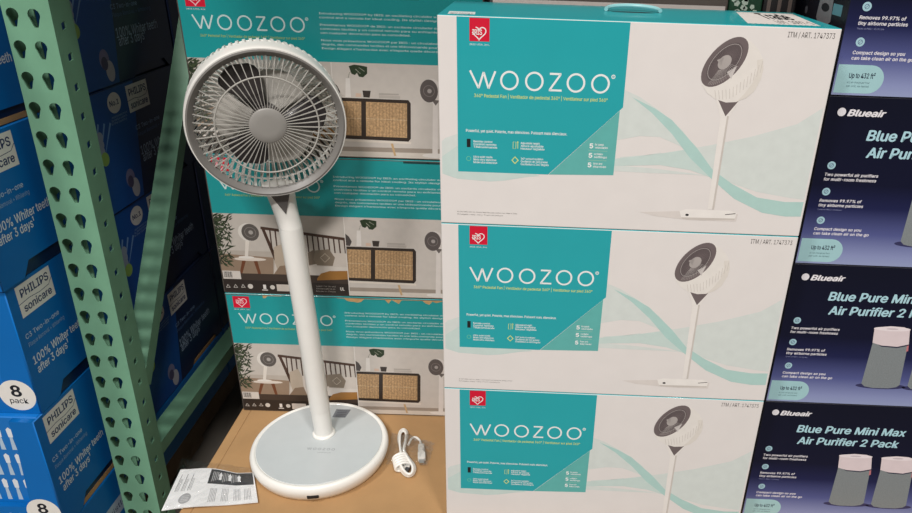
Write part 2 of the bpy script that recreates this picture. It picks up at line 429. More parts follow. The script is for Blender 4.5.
for (x, y, ls) in ((473.5, 142.2, ('Remote control', 'Control remoto', 'T\u00e9l\u00e9commande')), (520.7, 144, ('Adjustable height', 'Altura ajustable', 'Hauteur r\u00e9glable')),
                   (473.5, 157.5, ('Ultra quiet mode', 'Modo ultra silencioso', 'Mode ultra silencieux')), (520.7, 159.5, ('360\u00b0 surround oscillation', 'Oscilaci\u00f3n de 360 grados', 'Oscillation \u00e0 360 degr\u00e9s'))):
    pr = Print()
    for i, t in enumerate(ls): smallprint(t, x, y+i*2.75, x+(20, 24, 25)[i]*(1.12 if '360' in t else .95), .0030)
    pr.build('feature_text', a0)
pr = Print()
for i, (ya, la, lb) in enumerate(((148, 'fan speeds', 'velocidades'), (157.5, 'oscillation', 'settings'), (167, 'timer and', 'sleep modes'))):
    x = 589.3-i*.9; smallprint('5', x, ya, x+3.8, .0066, bold=.04)
    smallprint(la, x+5.5, ya-2.6, x+5.5+9, .0030); smallprint(lb, x+5.5, ya+.4, x+5.5+13, .0030)
    if i < 2:
        a, b = A(x-1, ya+2.6), A(x+18, ya+3.2); pr.line([(a[0], a[1]), (b[0], a[1])], .0004, ink(180, 205, 170), 3)
pr.build('mode_count_print', a0); pr = Print()
smallprint('\u00a9 2023 IRIS USA, Inc. Always read instructions before use. Made in China', 457.4, 212, 517, .0018, GRY, .0)
smallprint('Images may vary from product', 457.4, 214.5, 503, .0018, GRY, .0)
pr.build('fine_print', a0); pr = Print()
smallprint('ITM / ART. 1747373', 787.6, 37.2, 834.5, .0070, ink(96, 90, 88), 0., 3)
pr.build('item_number', a0)
pr = Print()
p, q = A(466.8, 147), A(470.6, 138.8); pr.rect(p, q, BLK, 3)
pr.build('remote_icon', a0); pr = Print()
p, q = A(513, 148.5), A(516, 142); pr.line([p, (q[0], p[1]), q, (p[0], q[1])], .0008, YEL, 3, True); p2, q2 = A(517.8, 148.5), A(517.8, 142); pr.line([p2, q2], .0009, YEL, 3); pr.disc(q2, .0016, YEL, 3, n=3, rot=PI/2)
pr.build('height_icon', a0); pr = Print()
pr.ring(A(468.7, 158.5), .0032, .0007, ink(120, 205, 160), 3, 16)
pr.build('quiet_icon', a0); pr = Print()
c = A(515, 160.2); pr.line([(c[0], c[1]+.005), (c[0]+.0045, c[1]), (c[0], c[1]-.005), (c[0]-.0045, c[1])], .0018, YEL, 3, True)
pr.build('oscillation_icon', a0)
# printed fan picture
pr = Print()
G1 = ink(226, 219, 210); G2 = ink(206, 198, 190); DK = ink(112, 100, 100); DK2 = ink(88, 78, 79); LG = ink(176, 168, 164)
for y, sh in ((219.6, ink(222, 214, 208)),):
    polyA([(640, 212), (680, 211), (738, 214), (736, 221.5), (690, 220), (655, 216)], sh, 2.5)
polyA([(679.6, 211), (686, 209.2), (730, 210.8), (736.4, 213), (735, 218.5), (700, 219), (681, 217.2)], ink(240, 235, 229), 3)
polyA([(681, 217.2), (735, 218.5), (734, 220), (700, 220), (683, 219)], G2, 3.2)
p = A(687, 214.8); pr.disc(p, .0026, BLK, 4, .0018); pr.line([A(725, 214.6), A(735.5, 213.6)], .0012, DK2, 4)
polyA([(720.6, 116), (728.6, 116), (713.8, 209.5), (707.6, 209.2)], ink(238, 232, 226), 3.4)
polyA([(727, 116), (728.8, 116), (714, 209.5), (712, 209.5)], G2, 3.6)
polyA([(716, 99), (740, 99.5), (728.6, 118), (720.4, 118)], ink(236, 230, 224), 3.5)
polyA([(718, 99.5), (739, 100.5), (725.4, 116.4)], DK, 3.8)
polyA([(745.8, 38.5), (753, 43), (759, 50), (763, 59), (763.4, 69), (761, 79), (754, 91.5), (746, 98), (736, 102), (726, 102.5), (715, 99), (707, 93), (702, 85), (712, 60), (730, 44)], ink(234, 228, 221), 4)
for i in range(14):
    t = i/13; x = 716+t*44; y0 = 101-abs(t-.3)*6-t*t*24; pr.line([cl(A(x, y0)), cl(A(x-1.2+4*t, y0-9-3*t))], .0007, G2, 4.5)
polyA([(763, 59), (763.4, 69), (761, 79), (754, 91.5), (746, 98), (736, 102), (745, 93), (753, 82), (757, 70), (757, 60)], G1, 4.3)
c = A(724.6, 62.2); q = A(745.5, 39.5); ma = math.hypot(q[0]-c[0], q[1]-c[1])*1.02; rot = math.atan2(q[1]-c[1], q[0]-c[0])
pr.disc(c, ma, DK, 5, ma*.55, 36, rot); pr.disc(c, ma*.78, DK2, 5.3, ma*.42, 36, rot)
n = 30
for k in range(n*2):
    a = PI*k/n; x1, y1, x2, y2 = ma*.3*math.cos(a), ma*.16*math.sin(a), ma*.92*math.cos(a), ma*.5*math.sin(a)
    f = lambda x, y: (c[0]+x*math.cos(rot)-y*math.sin(rot), c[1]+x*math.sin(rot)+y*math.cos(rot))
    pr.line([f(x1, y1), f(x2, y2)], .0005, LG if PI*1.05 < a < PI*1.6 else DK, 5.6)
pr.line([(c[0]+ma*.72*math.cos(t*PI/20)*math.cos(rot)-ma*.39*math.sin(t*PI/20)*math.sin(rot), c[1]+ma*.72*math.cos(t*PI/20)*math.sin(rot)+ma*.39*math.sin(t*PI/20)*math.cos(rot)) for t in range(40)], .0007, LG, 5.8, True)
pr.poly([A(727, 72), A(737, 66), A(731, 79)], ink(205, 198, 194), 5.7)
pr.disc(c, ma*.27, LG, 6, ma*.2, 20, rot); pr.poly([A(717, 60), A(724, 57), A(721, 66)], LG, 6)
pr.build('product_picture', a0, 'printed picture of the white pedestal fan')
a1 = dup(a0, (OA.x, OA.y, BASEZ+HW), 'white and teal fan carton in the middle of the front stack')
a2 = dup(a0, (OA.x, OA.y, BASEZ), 'white and teal fan carton at the bottom of the front stack, beside the power cable')
# marks on the top of the topmost carton
topmap = lambda u, v, l: (u, v, HW-.0006+l)
pr = Print(topmap)
def TP(x, y):
    d = rayd(x, y); zt_ = BASEZ+3*HW; t = (zt_-CAMZ)/d.z; p = Vector((0, 0, CAMZ))+d*t-Vector((OA.x, OA.y, zt_))
    return (p.x*math.cos(YA)+p.y*math.sin(YA), -p.x*math.sin(YA)+p.y*math.cos(YA))
def tq(P): return [(min(max(u, .006), WA-.006), min(max(v, .006), DA-.006)) for u, v in [TP(*p) for p in P]]
Q = tq([(748, 23), (821, 25.8), (792, 13.5), (736, 11.5)])
n = 26; zz = []
for k in range(n+1):
    t = k/n; u = Q[0][0]+(Q[1][0]-Q[0][0])*t; v = Q[0][1]+(Q[1][1]-Q[0][1])*t; zz.append((u, v+(.004 if k % 2 else 0)))
pr.poly(zz+[Q[2], Q[3]], ink(236, 228, 222), 1.5)
o = pr.build('paper_sticker', a0, 'white zigzag-edged paper sticker with black writing')
pr = Print(topmap)
uu = [p[0] for p in Q]; u0, u1 = Q[3][0], Q[2][0]; v0 = Q[0][1]; v1 = Q[3][1]; dv = v1-v0
pr.text('Trade', (u0+.22*(u1-u0)+.004, v0+dv*.42), (u0+.75*(u1-u0), 0), dv*.5, BLK, 2.2, bold=.03, shear=.2)
pr.text('LOT  1097-1', (u0+.24*(u1-u0)+.004, v0+dv*.1), (u0+.86*(u1-u0), 0), dv*.2, BLK, 2.2, bold=.01)
pr.build('sticker_writing', o)
pr = Print(topmap)
Q = tq([(447.5, 13.4), (475, 14), (475.5, 11.6), (449.5, 10.6)]); pr.poly(Q, ink(222, 226, 224), 1.5)
pr.text('IRIS 590043', (Q[0][0]+.002, Q[0][1]+.002), (Q[1][0]-.004, 0), (Q[3][1]-Q[0][1])*.5, GRY, 2)
pr.build('printed_lot_label', a0)
bm = bmesh.new(); cx, cy = TP(628, 7.2)[0], .118
tube(bm, [(cx-.040*math.cos(t*PI/20), cy+.024*math.sin(t*PI/20), HW+.0026+.004*math.sin(t*PI/20)) for t in range(21)], .0030, 8)
obj('carry_handle', bm, mat('pale_teal_plastic', (150, 205, 208), .3), a0, True)
pr = Print(topmap); pr.disc((cx, cy), .033, BLK, 2, .009); pr.build('handle_slot', a0)

# ------------------------------------------------------------------ back stack: fan cartons seen on their picture side
YB = .0046; OB = Vector((-.6205, 1.3005, BASEZ))
SIDEB = mat('dark_picture_side', (84, 76, 70), .45, noise=.05)
b0 = empty('fan_carton', (OB.x, OB.y, BASEZ+HW), YB, 'teal fan carton with room pictures, middle of the stack behind the fan', 'carton', 'teal picture cartons behind the fan')
carton(b0, WA, DA, HW-.0006, SIDEB, TEALD, .003)
fB2 = Face((OB.x, OB.y, BASEZ+HW), YB); fB1 = Face((OB.x, OB.y, BASEZ+2*HW), YB); fB3 = Face((OB.x, OB.y, BASEZ), YB)
def B(x, y): return fB2(x, y)
def zb2(x, y): return fB2(180+x/3.207, 150+y/3.207)
E0, E1 = .0032, WA-.0032
vs = (fB1(188, 55)[1]+B(209.6, 212.4)[1]+B(400, 221)[1])/3      # header / picture boundary
us = B(346.5, 255)[0]                                            # left / right picture boundary
pr = Print(); pr.rect((E0, vs), (E1, HW-.0036), TEALD, 1); pr.build('teal_header', b0, 'teal printed header')
def crop(P, lo, hi, b=.0032, t=None):
    t = vs if t is None else t
    return [(min(max(u, lo), hi), min(max(v, b), t)) for u, v in P]
pr = Print()
Z = lambda *P: [zb2(*p) for p in P]
def L(P, m, l): pr.poly(crop(Z(*P), E0, us), m, l)
def Rr(P, m, l): pr.poly(crop(Z(*P), us, E1), m, l)
pr.rect((E0, .0032), (us, vs), ink(184, 174, 163), 1)
pr.rect((E0, .098), (us, vs), ink(197, 189, 180), 1.2)
L([(90, 330), (300, 345), (300, 410), (90, 410)], ink(150, 128, 108), 1.5)
L([(90, 392), (545, 405), (545, 480), (90, 480)], ink(66, 54, 47), 3)
L([(90, 412), (545, 430), (545, 480), (90, 480)], ink(45, 37, 33), 3.2)
# bedside table and the small fan on it
L([(200, 352), (212, 352), (198, 405), (190, 405)], ink(112, 66, 42), 2); L([(236, 355), (248, 355), (264, 412), (256, 412)], ink(112, 66, 42), 2)
pr.disc(zb2(224, 350), .0335, ink(222, 210, 198), 2.4, .004)
L([(210, 290), (222, 292), (218, 345), (208, 345)], ink(226, 218, 208), 2.5); pr.disc(zb2(213, 344), .016, ink(230, 224, 216), 2.6, .003)
c = zb2(222, 264); pr.disc((c[0]-.003, c[1]), .0195, ink(220, 214, 206), 2.7); pr.disc((c[0]+.002, c[1]), .0175, ink(92, 86, 82), 2.9, .0185); pr.ring((c[0]+.002, c[1]), .011, .0008, ink(150, 144, 138), 3); pr.disc((c[0]+.003, c[1]), .0045, ink(170, 164, 158), 3)
# headboard
HBC = ink(74, 52, 42)
L([(258, 246), (268, 246), (322, 372), (312, 376)], HBC, 2); L([(258, 245), (545, 282), (545, 291), (258, 254)], HBC, 2.2)
for i in range(15):
    x = 285+i*17; y0 = 250+(x-258)*.128; L([(x, y0), (x+5, y0), (x+13, y0+72), (x+9, y0+72)], HBC, 2)
L([(308, 325), (545, 332), (545, 420), (300, 410)], ink(206, 196, 186), 2.5)
L([(300, 312), (330, 300), (345, 330), (352, 390), (320, 402), (304, 360)], ink(186, 170, 152), 2.8)
L([(410, 330), (432, 318), (440, 365), (414, 370)], ink(120, 106, 92), 2.8)
L([(434, 322), (478, 318), (497, 345), (490, 372), (440, 370), (428, 350)], ink(134, 120, 104), 3)
pr.line([zb2(450, 345), zb2(465, 332), zb2(480, 346), zb2(465, 360)], .0012, ink(205, 192, 176), 3.2, True)
L([(350, 372), (545, 376), (545, 402), (350, 398)], ink(214, 205, 196), 2.9)
L([(440, 412), (452, 396), (480, 388), (545, 388), (545, 415), (440, 418)], ink(160, 112, 54), 3.1)
L([(300, 400), (320, 372), (350, 368), (372, 420), (300, 428)], ink(140, 118, 98), 2.95)
# plant at the left edge: fronds
rp = random.Random(3)
for i in range(280):
    x, y = 98+rp.random()**1.6*58, 208+rp.random()*158; a = rp.uniform(-1.3, 1.3); ll = rp.uniform(14, 30)
    g = rp.choice([ink(46, 58, 38), ink(62, 74, 48), ink(34, 44, 30)])
    P = [(x, y), (x+ll*math.cos(a)*.5-2.3*math.sin(a), y+ll*math.sin(a)*.5+2.3*math.cos(a)), (x+ll*math.cos(a), y+ll*math.sin(a)), (x+ll*math.cos(a)*.5+2.3*math.sin(a), y+ll*math.sin(a)*.5-2.3*math.cos(a))]
    L(P, g, 3.4+i*.01)
# barcode and marks on the dark strip
p, q = zb2(140, 412), zb2(193, 388); pr.rect(p, q, ink(214, 206, 198), 4.5)
for i in range(11):
    u = p[0]+.003+i*.0016; pr.line([(u, p[1]+.003), (u, q[1]-.002)], (.0009, .0005, .0011)[i % 3], BLK, 5)
for x in (155, 179, 203):
    c = zb2(x, 437); pr.line([(c[0]+.0045*math.cos(PI/2+k*2*PI/3), c[1]+.0045*math.sin(PI/2+k*2*PI/3)) for k in range(3)], .0017, ink(214, 208, 200), 5, True)
pr.disc(zb2(226, 437), .0055, ink(206, 200, 192), 5, n=20)
c = zb2(272, 440); pr.rect((c[0]-.003, c[1]-.004), (c[0]+.003, c[1]+.006), ink(225, 220, 214), 5); pr.rect((c[0]-.006, c[1]-.0075), (c[0]+.006, c[1]-.0055), ink(225, 220, 214), 5)
pr.disc(zb2(297, 440), .005, ink(206, 200, 192), 5, n=20)
p, q = zb2(312, 452), zb2(358, 432); pr.rect(p, q, ink(206, 196, 186), 5)
for i in range(3):
    a = zb2(437, 434+i*8); pr.text(('Model PF-C18T 120V 60Hz', 'Distributed by IRIS USA, Inc.', 'Made in China')[i], (a[0], a[1]-.003), (a[0]+.04, 0), .0028, ink(170, 162, 154), 5)
a = zb2(514, 446); pr.text('UL', (a[0], a[1]-.003), (a[0]+.009, 0), .007, ink(214, 208, 200), 5, bold=.03)
pr.build('bedroom_picture', b0, 'printed bedroom picture with a plant and a bed')
pr = Print()
pr.rect((us, .0032), (E1, vs), ink(206, 198, 190), 1)
pr.rect((us-.0008, .0032), (us+.0008, vs), ink(226, 220, 214), 4)
Rr([(540, 452), (900, 462), (900, 486), (540, 478)], ink(212, 203, 192), 2); Rr([(540, 440), (900, 450), (900, 463), (540, 453)], ink(160, 148, 136), 1.8)
# sideboard
Rr([(530, 309), (750, 317), (757, 326), (757, 420), (750, 428), (530, 418)], ink(52, 42, 36), 2.2)
WK = mat('printed_wicker', (186, 152, 112), .5, noise=.35, nscale=260)
Rr([(536, 318), (612, 321), (612, 412), (536, 409)], WK, 2.6); Rr([(626, 321), (746, 326), (746, 418), (626, 413)], WK, 2.6)
for P in ([(536, 363), (612, 366)], [(626, 366), (746, 371)]): pr.line(crop(Z(*P), us, E1), .0008, ink(216, 192, 158), 3)
for i in range(22):
    x = 541+i*9.6
    if 610 < x < 630: continue
    pr.line(crop(Z((x, 321+(x-536)*.03), (x, 409+(x-536)*.04)), us, E1), .0006, ink(122, 92, 62), 3)
Rr([(530, 419), (758, 429), (758, 435), (530, 425)], ink(222, 212, 200), 2.4)
Rr([(698, 433), (705, 433), (714, 466), (708, 466)], ink(196, 164, 122), 2.5)
# vase, leaf, cup, books
Rr([(567, 258), (579, 258), (582, 308), (566, 308)], ink(226, 220, 214), 2.5); pr.line(Z((574, 258), (578, 244), (590, 234)), .0006, ink(70, 84, 52), 2.6)
Rr([(576, 226), (592, 222), (610, 224), (630, 228), (630, 246), (618, 256), (606, 254), (600, 244), (594, 250), (584, 246)], ink(42, 58, 36), 2.8)
pr.line(Z((596, 234), (610, 246)), .0007, ink(196, 196, 180), 3); pr.line(Z((606, 230), (622, 240)), .0006, ink(196, 196, 180), 3)
Rr([(616, 291), (640, 292), (637, 310), (619, 309)], ink(60, 52, 48), 2.8); Rr([(596, 298), (612, 299), (612, 308), (596, 308)], ink(214, 186, 166), 2.8)
Rr([(664, 298), (722, 300), (722, 304), (664, 303)], ink(180, 172, 164), 2.8); Rr([(664, 304), (726, 306), (726, 314), (664, 311)], ink(190, 182, 174), 2.8)
Rr([(530, 268), (542, 278), (551, 294), (545, 308), (530, 306)], ink(78, 72, 70), 2.7)
# fan in the picture
Rr([(822, 318), (836, 318), (836, 465), (820, 465)], ink(226, 218, 212), 2.6)
c = zb2(812, 293); pr.disc((c[0]+.004, c[1]), .0185, ink(218, 210, 204), 2.7, .0225); pr.disc((c[0]-.001, c[1]), .0165, ink(92, 84, 82), 2.9, .021); pr.ring((c[0]-.001, c[1]), .01, .0008, ink(140, 132, 128), 3); pr.disc((c[0], c[1]), .004, ink(168, 160, 156), 3)
Rr([(818, 316), (842, 318), (830, 332)], ink(110, 102, 98), 2.8); pr.disc(zb2(826, 466), .023, ink(228, 222, 216), 2.7, .0045)
pr.build('living_room_picture', b0, 'printed picture of a wicker sideboard')
pr = Print()
a, b = fB1(194, 27.6), fB1(305, 32.6); wv = (a[1]+b[1])/2
wordmark(pr, (a[0], wv), (b[0], wv), .0235, .0028, ink(206, 226, 224), 3)
a, b = fB1(200.5, 36.8), fB1(305, 39.5); pr.text('360\u00b0 Pedestal Fan | Ventilador de pedestal 360\u00b0 | Ventilateur sur pied 360\u00b0', (a[0], (a[1]+b[1])/2), (b[0], 0), .0044, ink(166, 190, 110), 3, bold=.012)
pr.build('brand_lettering', b0)
pr = Print()
p, q = fB3(234, 307.4), fB3(248.6, 296); pr.rect(p, (q[0], HW-.007), RED, 3); heart_logo(pr, ((p[0]+q[0])/2, (p[1]+HW-.007)/2), (q[0]-p[0])*.66, ink(240, 200, 204), 4)
pr.text('IRIS USA, Inc.', (p[0], p[1]-.005), (q[0], 0), .0022, WINK, 3)
pr.build('brand_badge', b0, 'red square badge with a white heart')
pr = Print(); TI = ink(196, 220, 218)
LN = [(14.2, 'Introducing WOOZOO\u00ae by IRIS: an oscillating circulator with 360 degree'), (18.2, 'control and a remote for ideal cooling. Its stylish design matches any decor.'),
      (25.6, 'Presentamos WOOZOO\u00ae de IRIS: un oscilante circulador de aire con rotaci\u00f3n'), (29.6, 'controles t\u00e1ctiles y un control remoto para su enfriamiento ideal. Su dise\u00f1o'), (33.6, 'con cualquier decoraci\u00f3n para su comodidad.'),
      (41.0, 'Nous vous pr\u00e9sentons WOOZOO\u00ae par IRIS : un circulateur d\u2019air oscillant avec'), (45.0, 'degr\u00e9s, des commandes tactiles et une t\u00e9l\u00e9commande pour un refroidissement'), (49.0, 'Design \u00e9l\u00e9gant s\u2019harmonise avec n\u2019importe quelle d\u00e9coration pour votre confort')]
ul = fB1(319.5, 20)[0]
for y, t in LN: pr.text(t, (ul, fB1(319.5, y)[1]), (ul+.00370*len(t), 0), .0034, TI, 3, bold=.014)
pr.build('paragraph_print', b0)
b1 = dup(b0, (OB.x, OB.y, BASEZ+2*HW), 'teal fan carton with room pictures, topmost of the stack behind the fan head')
b2 = dup(b0, (OB.x, OB.y, BASEZ), 'teal fan carton with room pictures, bottom of the stack behind the fan base')
# torn cardboard edges
def torn(parent, u0, u1, v, n, seed, amp):
    r = random.Random(seed); pr = Print(); up_, lo = [], []
    for k in range(n+1):
        u = u0+(u1-u0)*k/n; up_.append((u, v)); lo.append((u, v-.0004-(amp*r.random() if math.sin(k*.55+seed) > .35 else .0004)))
    pr.poly(up_+lo[::-1], KRAFTD, 4)
    pr.build('torn_edge', parent, 'torn brown cardboard edge')
torn(b2, .235, .52, HW-.0035, 40, 5, .010); torn(b2, .08, .12, HW-.0035, 8, 2, .006)
pr = Print(); pr.poly([(.455, .235), (.474, .245), (.474, .195), (.462, .19), (.466, .21), (.457, .222)], KRAFTD, 4); pr.build('torn_patch', b0, 'torn brown cardboard patch')
pr = Print(lambda u, v, l: (u, -l, v)); pr.rect((.36, HW-.012), (.425, HW-.0036), ink(40, 140, 138, .2), 2); pr.build('clear_tape', b1)
for u0 in (.385, .43):
    pr = Print(); pr.rect((u0, HW-.0075), (u0+.05, HW-.0036), ink(20, 60, 62), 2); pr.build('tuck_slot', b0)

# ------------------------------------------------------------------ dark navy air purifier cartons
YC = -.0135; HC = .2675; OC = Vector((.4337, 1.0303, BASEZ)); WC, DC = .40, .30
m = bpy.data.materials.new('navy_gradient_print'); m.use_nodes = True; nt = m.node_tree; bs = nt.nodes['Principled BSDF']; bs.inputs['Roughness'].default_value = .45; bs.inputs['Specular IOR Level'].default_value = .25
tc = nt.nodes.new('ShaderNodeTexCoord'); sx = nt.nodes.new('ShaderNodeSeparateXYZ'); mr = nt.nodes.new('ShaderNodeMapRange'); rp_ = nt.nodes.new('ShaderNodeValToRGB')
mr.inputs['From Max'].default_value = HC
nt.links.new(tc.outputs['Object'], sx.inputs[0]); nt.links.new(sx.outputs['Z'], mr.inputs['Value']); nt.links.new(mr.outputs[0], rp_.inputs[0]); nt.links.new(rp_.outputs[0], bs.inputs['Base Color'])
cr = rp_.color_ramp
def stop(i, pos, rgb):
    e = cr.elements[i] if i < 2 else cr.elements.new(pos)
    e.position = pos; e.color = tuple(lin(x) for x in rgb)+(1,)
stop(0, 0., (150, 160, 196)); stop(1, 1., (12, 15, 34)); stop(2, .06, (140, 148, 190)); stop(3, .2, (84, 90, 142)); stop(4, .36, (30, 34, 74)); stop(5, .5, (15, 18, 44))
NAVYG = m
c0 = empty('purifier_carton', (OC.x, OC.y, BASEZ), YC, 'navy air purifier carton at the bottom of the right stack, both purifiers in view', 'carton', 'navy purifier cartons in the right stack')
carton(c0, WC, DC, HC-.0006, NAVY, NAVY, .0012)
rows = [Face((OC.x, OC.y, BASEZ+k*HC), YC) for k in range(4)]
C0, C1, C2, C3 = rows
z4 = lambda x, y: C0(740+x/4.169, 390+y/4.169)
z3 = lambda x, y: C1(760+x/3.664, 260+y/3.664)
CY_ = ink(178, 218, 228); PW = ink(236, 232, 236); SKY = ink(166, 204, 214)
pr = Print(); pr.rect((.0009, .0012), (WC-.0012, HC-.0018), NAVYG, 1); pr.build('front_print', c0)
pr = Print()
z4_ = z4; z4 = lambda x, y: (z4_(x, y)[0]+.0008, z4_(x, y)[1]+.0016)
c = z4(146, 96); pr.disc(c, .0062, PW, 2, n=20)
a = z4(164, 107); b = z4(297, 110); pr.text('Blueair', a, (b[0], 0), .0092, PW, 2, bold=.035, shear=.25)
pr.build('brand_lettering', c0); pr = Print()
a = z4(232, 178); b = z4(686, 196); pr.text('Blue Pure Mini Max', (a[0], (a[1]+b[1])/2), (b[0], 0), .0150, CY_, 2, bold=.028, shear=.12)
a = z4(233, 227); b = z4(656, 243); pr.text('Air Purifier 2 Pack', (a[0], (a[1]+b[1])/2), (b[0], 0), .0150, CY_, 2, bold=.028, shear=.12)
pr.build('title_lettering', c0)
pr = Print()
for (c, ls) in ((z4(118, 247), ('Two powerful air purifiers', 'for multi-room freshness')), (z4(103, 322), ('Removes 99.97% of', 'tiny airborne particles')), (z4(88, 404), ('Compact design so you', 'can take clean air on the go'))):
    c = (c[0], c[1]); pr.disc(c, .0062, SKY, 2, n=20); pr.ring(c, .003, .0007, ink(60, 70, 110), 2.4, 12); pr.line([(c[0]-.002, c[1]-.002), (c[0]+.002, c[1]+.002)], .0006, ink(60, 70, 110), 2.4)
    for i, t in enumerate(ls): pr.text(t, (c[0]-.0072, c[1]-.0165-i*.0075), None, .0046, PW, 2, bold=.022, shear=.12, space=1.04)
    if '99' in ls[0]: pr.text('Tested on PM0.1-10 microns', (c[0]-.0072, c[1]-.0165-.0135), (c[0]+.03, 0), .0022, ink(150, 154, 190), 2)
pr.build('feature_print', c0)
pr = Print()
p, q = z3(40, 510), z3(187, 446); r = (q[1]-p[1])/2; P = [(.0032, p[1]), (q[0]-r, p[1])]+[(q[0]-r+r*math.cos(t*PI/12-PI/2), p[1]+r+r*math.sin(t*PI/12-PI/2)) for t in range(1, 12)]+[(q[0]-r, q[1]), (.0032, q[1])]
pr.poly(P, ink(164, 204, 208), 2)
a = z3(80, 474); a = (a[0]-.003, a[1]); pr.text('Up to 432 ft\u00b2', (a[0], a[1]), (a[0]+.037, 0), .0068, ink(24, 34, 60), 3, bold=.02)
for i, t in enumerate(('at 1 air change per hour', 'per unit, as tested')): pr.text(t, (a[0]-.001, a[1]-.0075-i*.0052), (a[0]+.031, 0), .0026, ink(60, 90, 100), 3)
pr.build('coverage_pill', c0, 'pale blue rounded coverage label')
pr = Print(); CAPC = ink(226, 210, 212); FAB = mat('printed_grey_fabric', (130, 136, 138), .6, noise=.12, nscale=500)
for i, (x0, dx) in enumerate(((0, 0), (176, 10))):
    P = lambda x, y: z4(x+x0, y+dx)
    pr.disc(P(440, 478), .043, ink(52, 52, 92), 1.6, .006)
    q = [P(408, 322), P(367, 468), P(378, 478), P(410, 484), P(470, 486), P(500, 482), P(513, 474), P(540, 338), P(500, 345), P(440, 340)]
    pr.poly(q, FAB, 2)
    pr.poly([P(412, 278), P(430, 272), P(475, 269), P(525, 273), P(547, 281), P(544, 333), P(500, 341), P(440, 336), P(406, 326)], CAPC, 2.4)
    c = P(480, 279); pr.disc(c, .0305, ink(238, 226, 228), 2.8, .0042); pr.disc(c, .010, ink(206, 192, 196), 3, .0016)
    pr.poly([P(537, 338), P(544, 336), P(542, 356), P(534, 358)], ink(196, 120, 124), 2.6)
pr.build('purifier_picture', c0, 'printed picture of two grey air purifiers')
# left side of the carton with a small purifier drawing
smap = lambda u, v, l: (-l, u, v)
def CS(x, y):
    d = rayd(x, y); t = (OC.x-0)/d.x; p = d*t+Vector((0, 0, CAMZ)); return (p.y-OC.y, p.z-(BASEZ+3*HC))
pr = Print(smap)
c = CS(824.5, 8); pr.poly([(c[0]-.024, c[1]+.028), (c[0]+.024, c[1]+.028), (c[0]+.03, c[1]-.016), (c[0]+.012, c[1]-.026), (c[0]-.012, c[1]-.026), (c[0]-.03, c[1]-.016)], ink(150, 148, 152), 1.5)
pr.disc((c[0], c[1]+.001), .016, ink(40, 38, 44), 2, .006); c2_ = CS(837, 10.3)
pr.build('side_picture', c0, 'small purifier drawing on the dark side'); pr = Print(smap)
pr.rect((c2_[0]-.017, c2_[1]-.007), (c2_[0]+.017, c2_[1]+.008), ink(110, 170, 184), 2)
pr.build('side_tag', c0)
pr = Print(smap); c3_ = CS(805, 9.5); pr.disc(c3_, .006, ink(120, 120, 130), 2, n=12); pr.build('side_dot', c0)
c1 = dup(c0, (OC.x, OC.y, BASEZ+HC), 'navy air purifier carton, second from the bottom of the right stack')
c2 = dup(c0, (OC.x, OC.y, BASEZ+2*HC), 'navy air purifier carton, third from the bottom of the right stack')
c3 = dup(c0, (OC.x, OC.y, BASEZ+3*HC), 'navy air purifier carton, topmost of the right stack and cut by the frame')

# ------------------------------------------------------------------ cartons behind the front stack
def back_carton(nm, x0, x1, y0, y1, h, m, lab):
    e = empty(nm, (x0, y0, BASEZ), 0, lab, 'carton'); bm = bmesh.new(); box(bm, 0, x1-x0, 0, y1-y0, 0, h, .003); obj('carton_body', bm, m, e); return e
BR = mat('brown_grey_carton', (92, 80, 74), .6, noise=.1, nscale=20)
e = back_carton('brown_carton', -.065, .315, 1.207, 1.5, .98, BR, 'dull brown carton behind the topmost white carton')
pr = Print(); pr.rect((.002, .8925), (.376, .9035), ink(214, 204, 198), 1.5); pr.build('pale_strip', e)
e = back_carton('green_carton', .318, .372, 1.215, 1.5, .97, mat('green_print', (26, 66, 44), .5, noise=.3, nscale=60), 'narrow green carton between brown and black ones behind the white stack')
pr = Print(); rr_ = random.Random(4)
for i in range(16): pr.disc((.006+rr_.random()*.042, .89+rr_.random()*.06), .002+rr_.random()*.004, ink(190, 205, 190), 1.5, n=5, rot=rr_.random()*3)
pr.build('white_flecks', e)
e = back_carton('striped_carton', .375, .428, 1.22, 1.5, .97, mat('dark_stripe_base', (30, 27, 28), .5, noise=.1), 'black carton with brown stripes behind the white stack')
pr = Print()
for i in range(3): pr.rect((.006+i*.017, .82), (.012+i*.017, .95), ink(104, 92, 86), 1.5)
pr.build('stripes', e)

# ------------------------------------------------------------------ blue toothbrush cartons left of the upright
XP = -.89; HP = .26
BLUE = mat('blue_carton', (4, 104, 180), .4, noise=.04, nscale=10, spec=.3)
BLUED = mat('blue_carton_dark', (4, 32, 74), .34, noise=.04, nscale=10)  # darker blue on the rear cartons and in the tray openings
BLUEI = mat('blue_inner_pack', (16, 112, 190), .35, noise=.03, nscale=10)
LV = {k: CAMZ-.07-HP*(k)-0 for k in range(-1, 6)}     # LV[k] = top of level k ... level k spans LV[k]-HP .. LV[k]
def bot(k): return CAMZ-.33-HP*(k-1)                  # bottom height of level k (1 = the level just below the camera)
Y1, D1 = 1.07, .285
Y2, D2 = 1.362, .452
def P1(k): return Face((XP, Y1, bot(k)), PI/2)
def P2(k): return Face((XP, Y2, bot(k)), PI/2)
WLOGO = ink(226, 224, 220); NB = ink(24, 44, 96)
def notch_panel(L_, n0, n1, nh, H, extra=None):
    P = [(0, 0), (n0, 0), (n0+.02, nh), (n1-.02, nh), (n1, 0), (L_, 0), (L_, H), (0, H)]
    if extra: P = [(0, 0), (extra[0], 0), (extra[0]+.012, extra[2]), (extra[1]-.018, extra[2]), (extra[1], 0)]+P[1:]
    return curve_plate(P, [], .003)
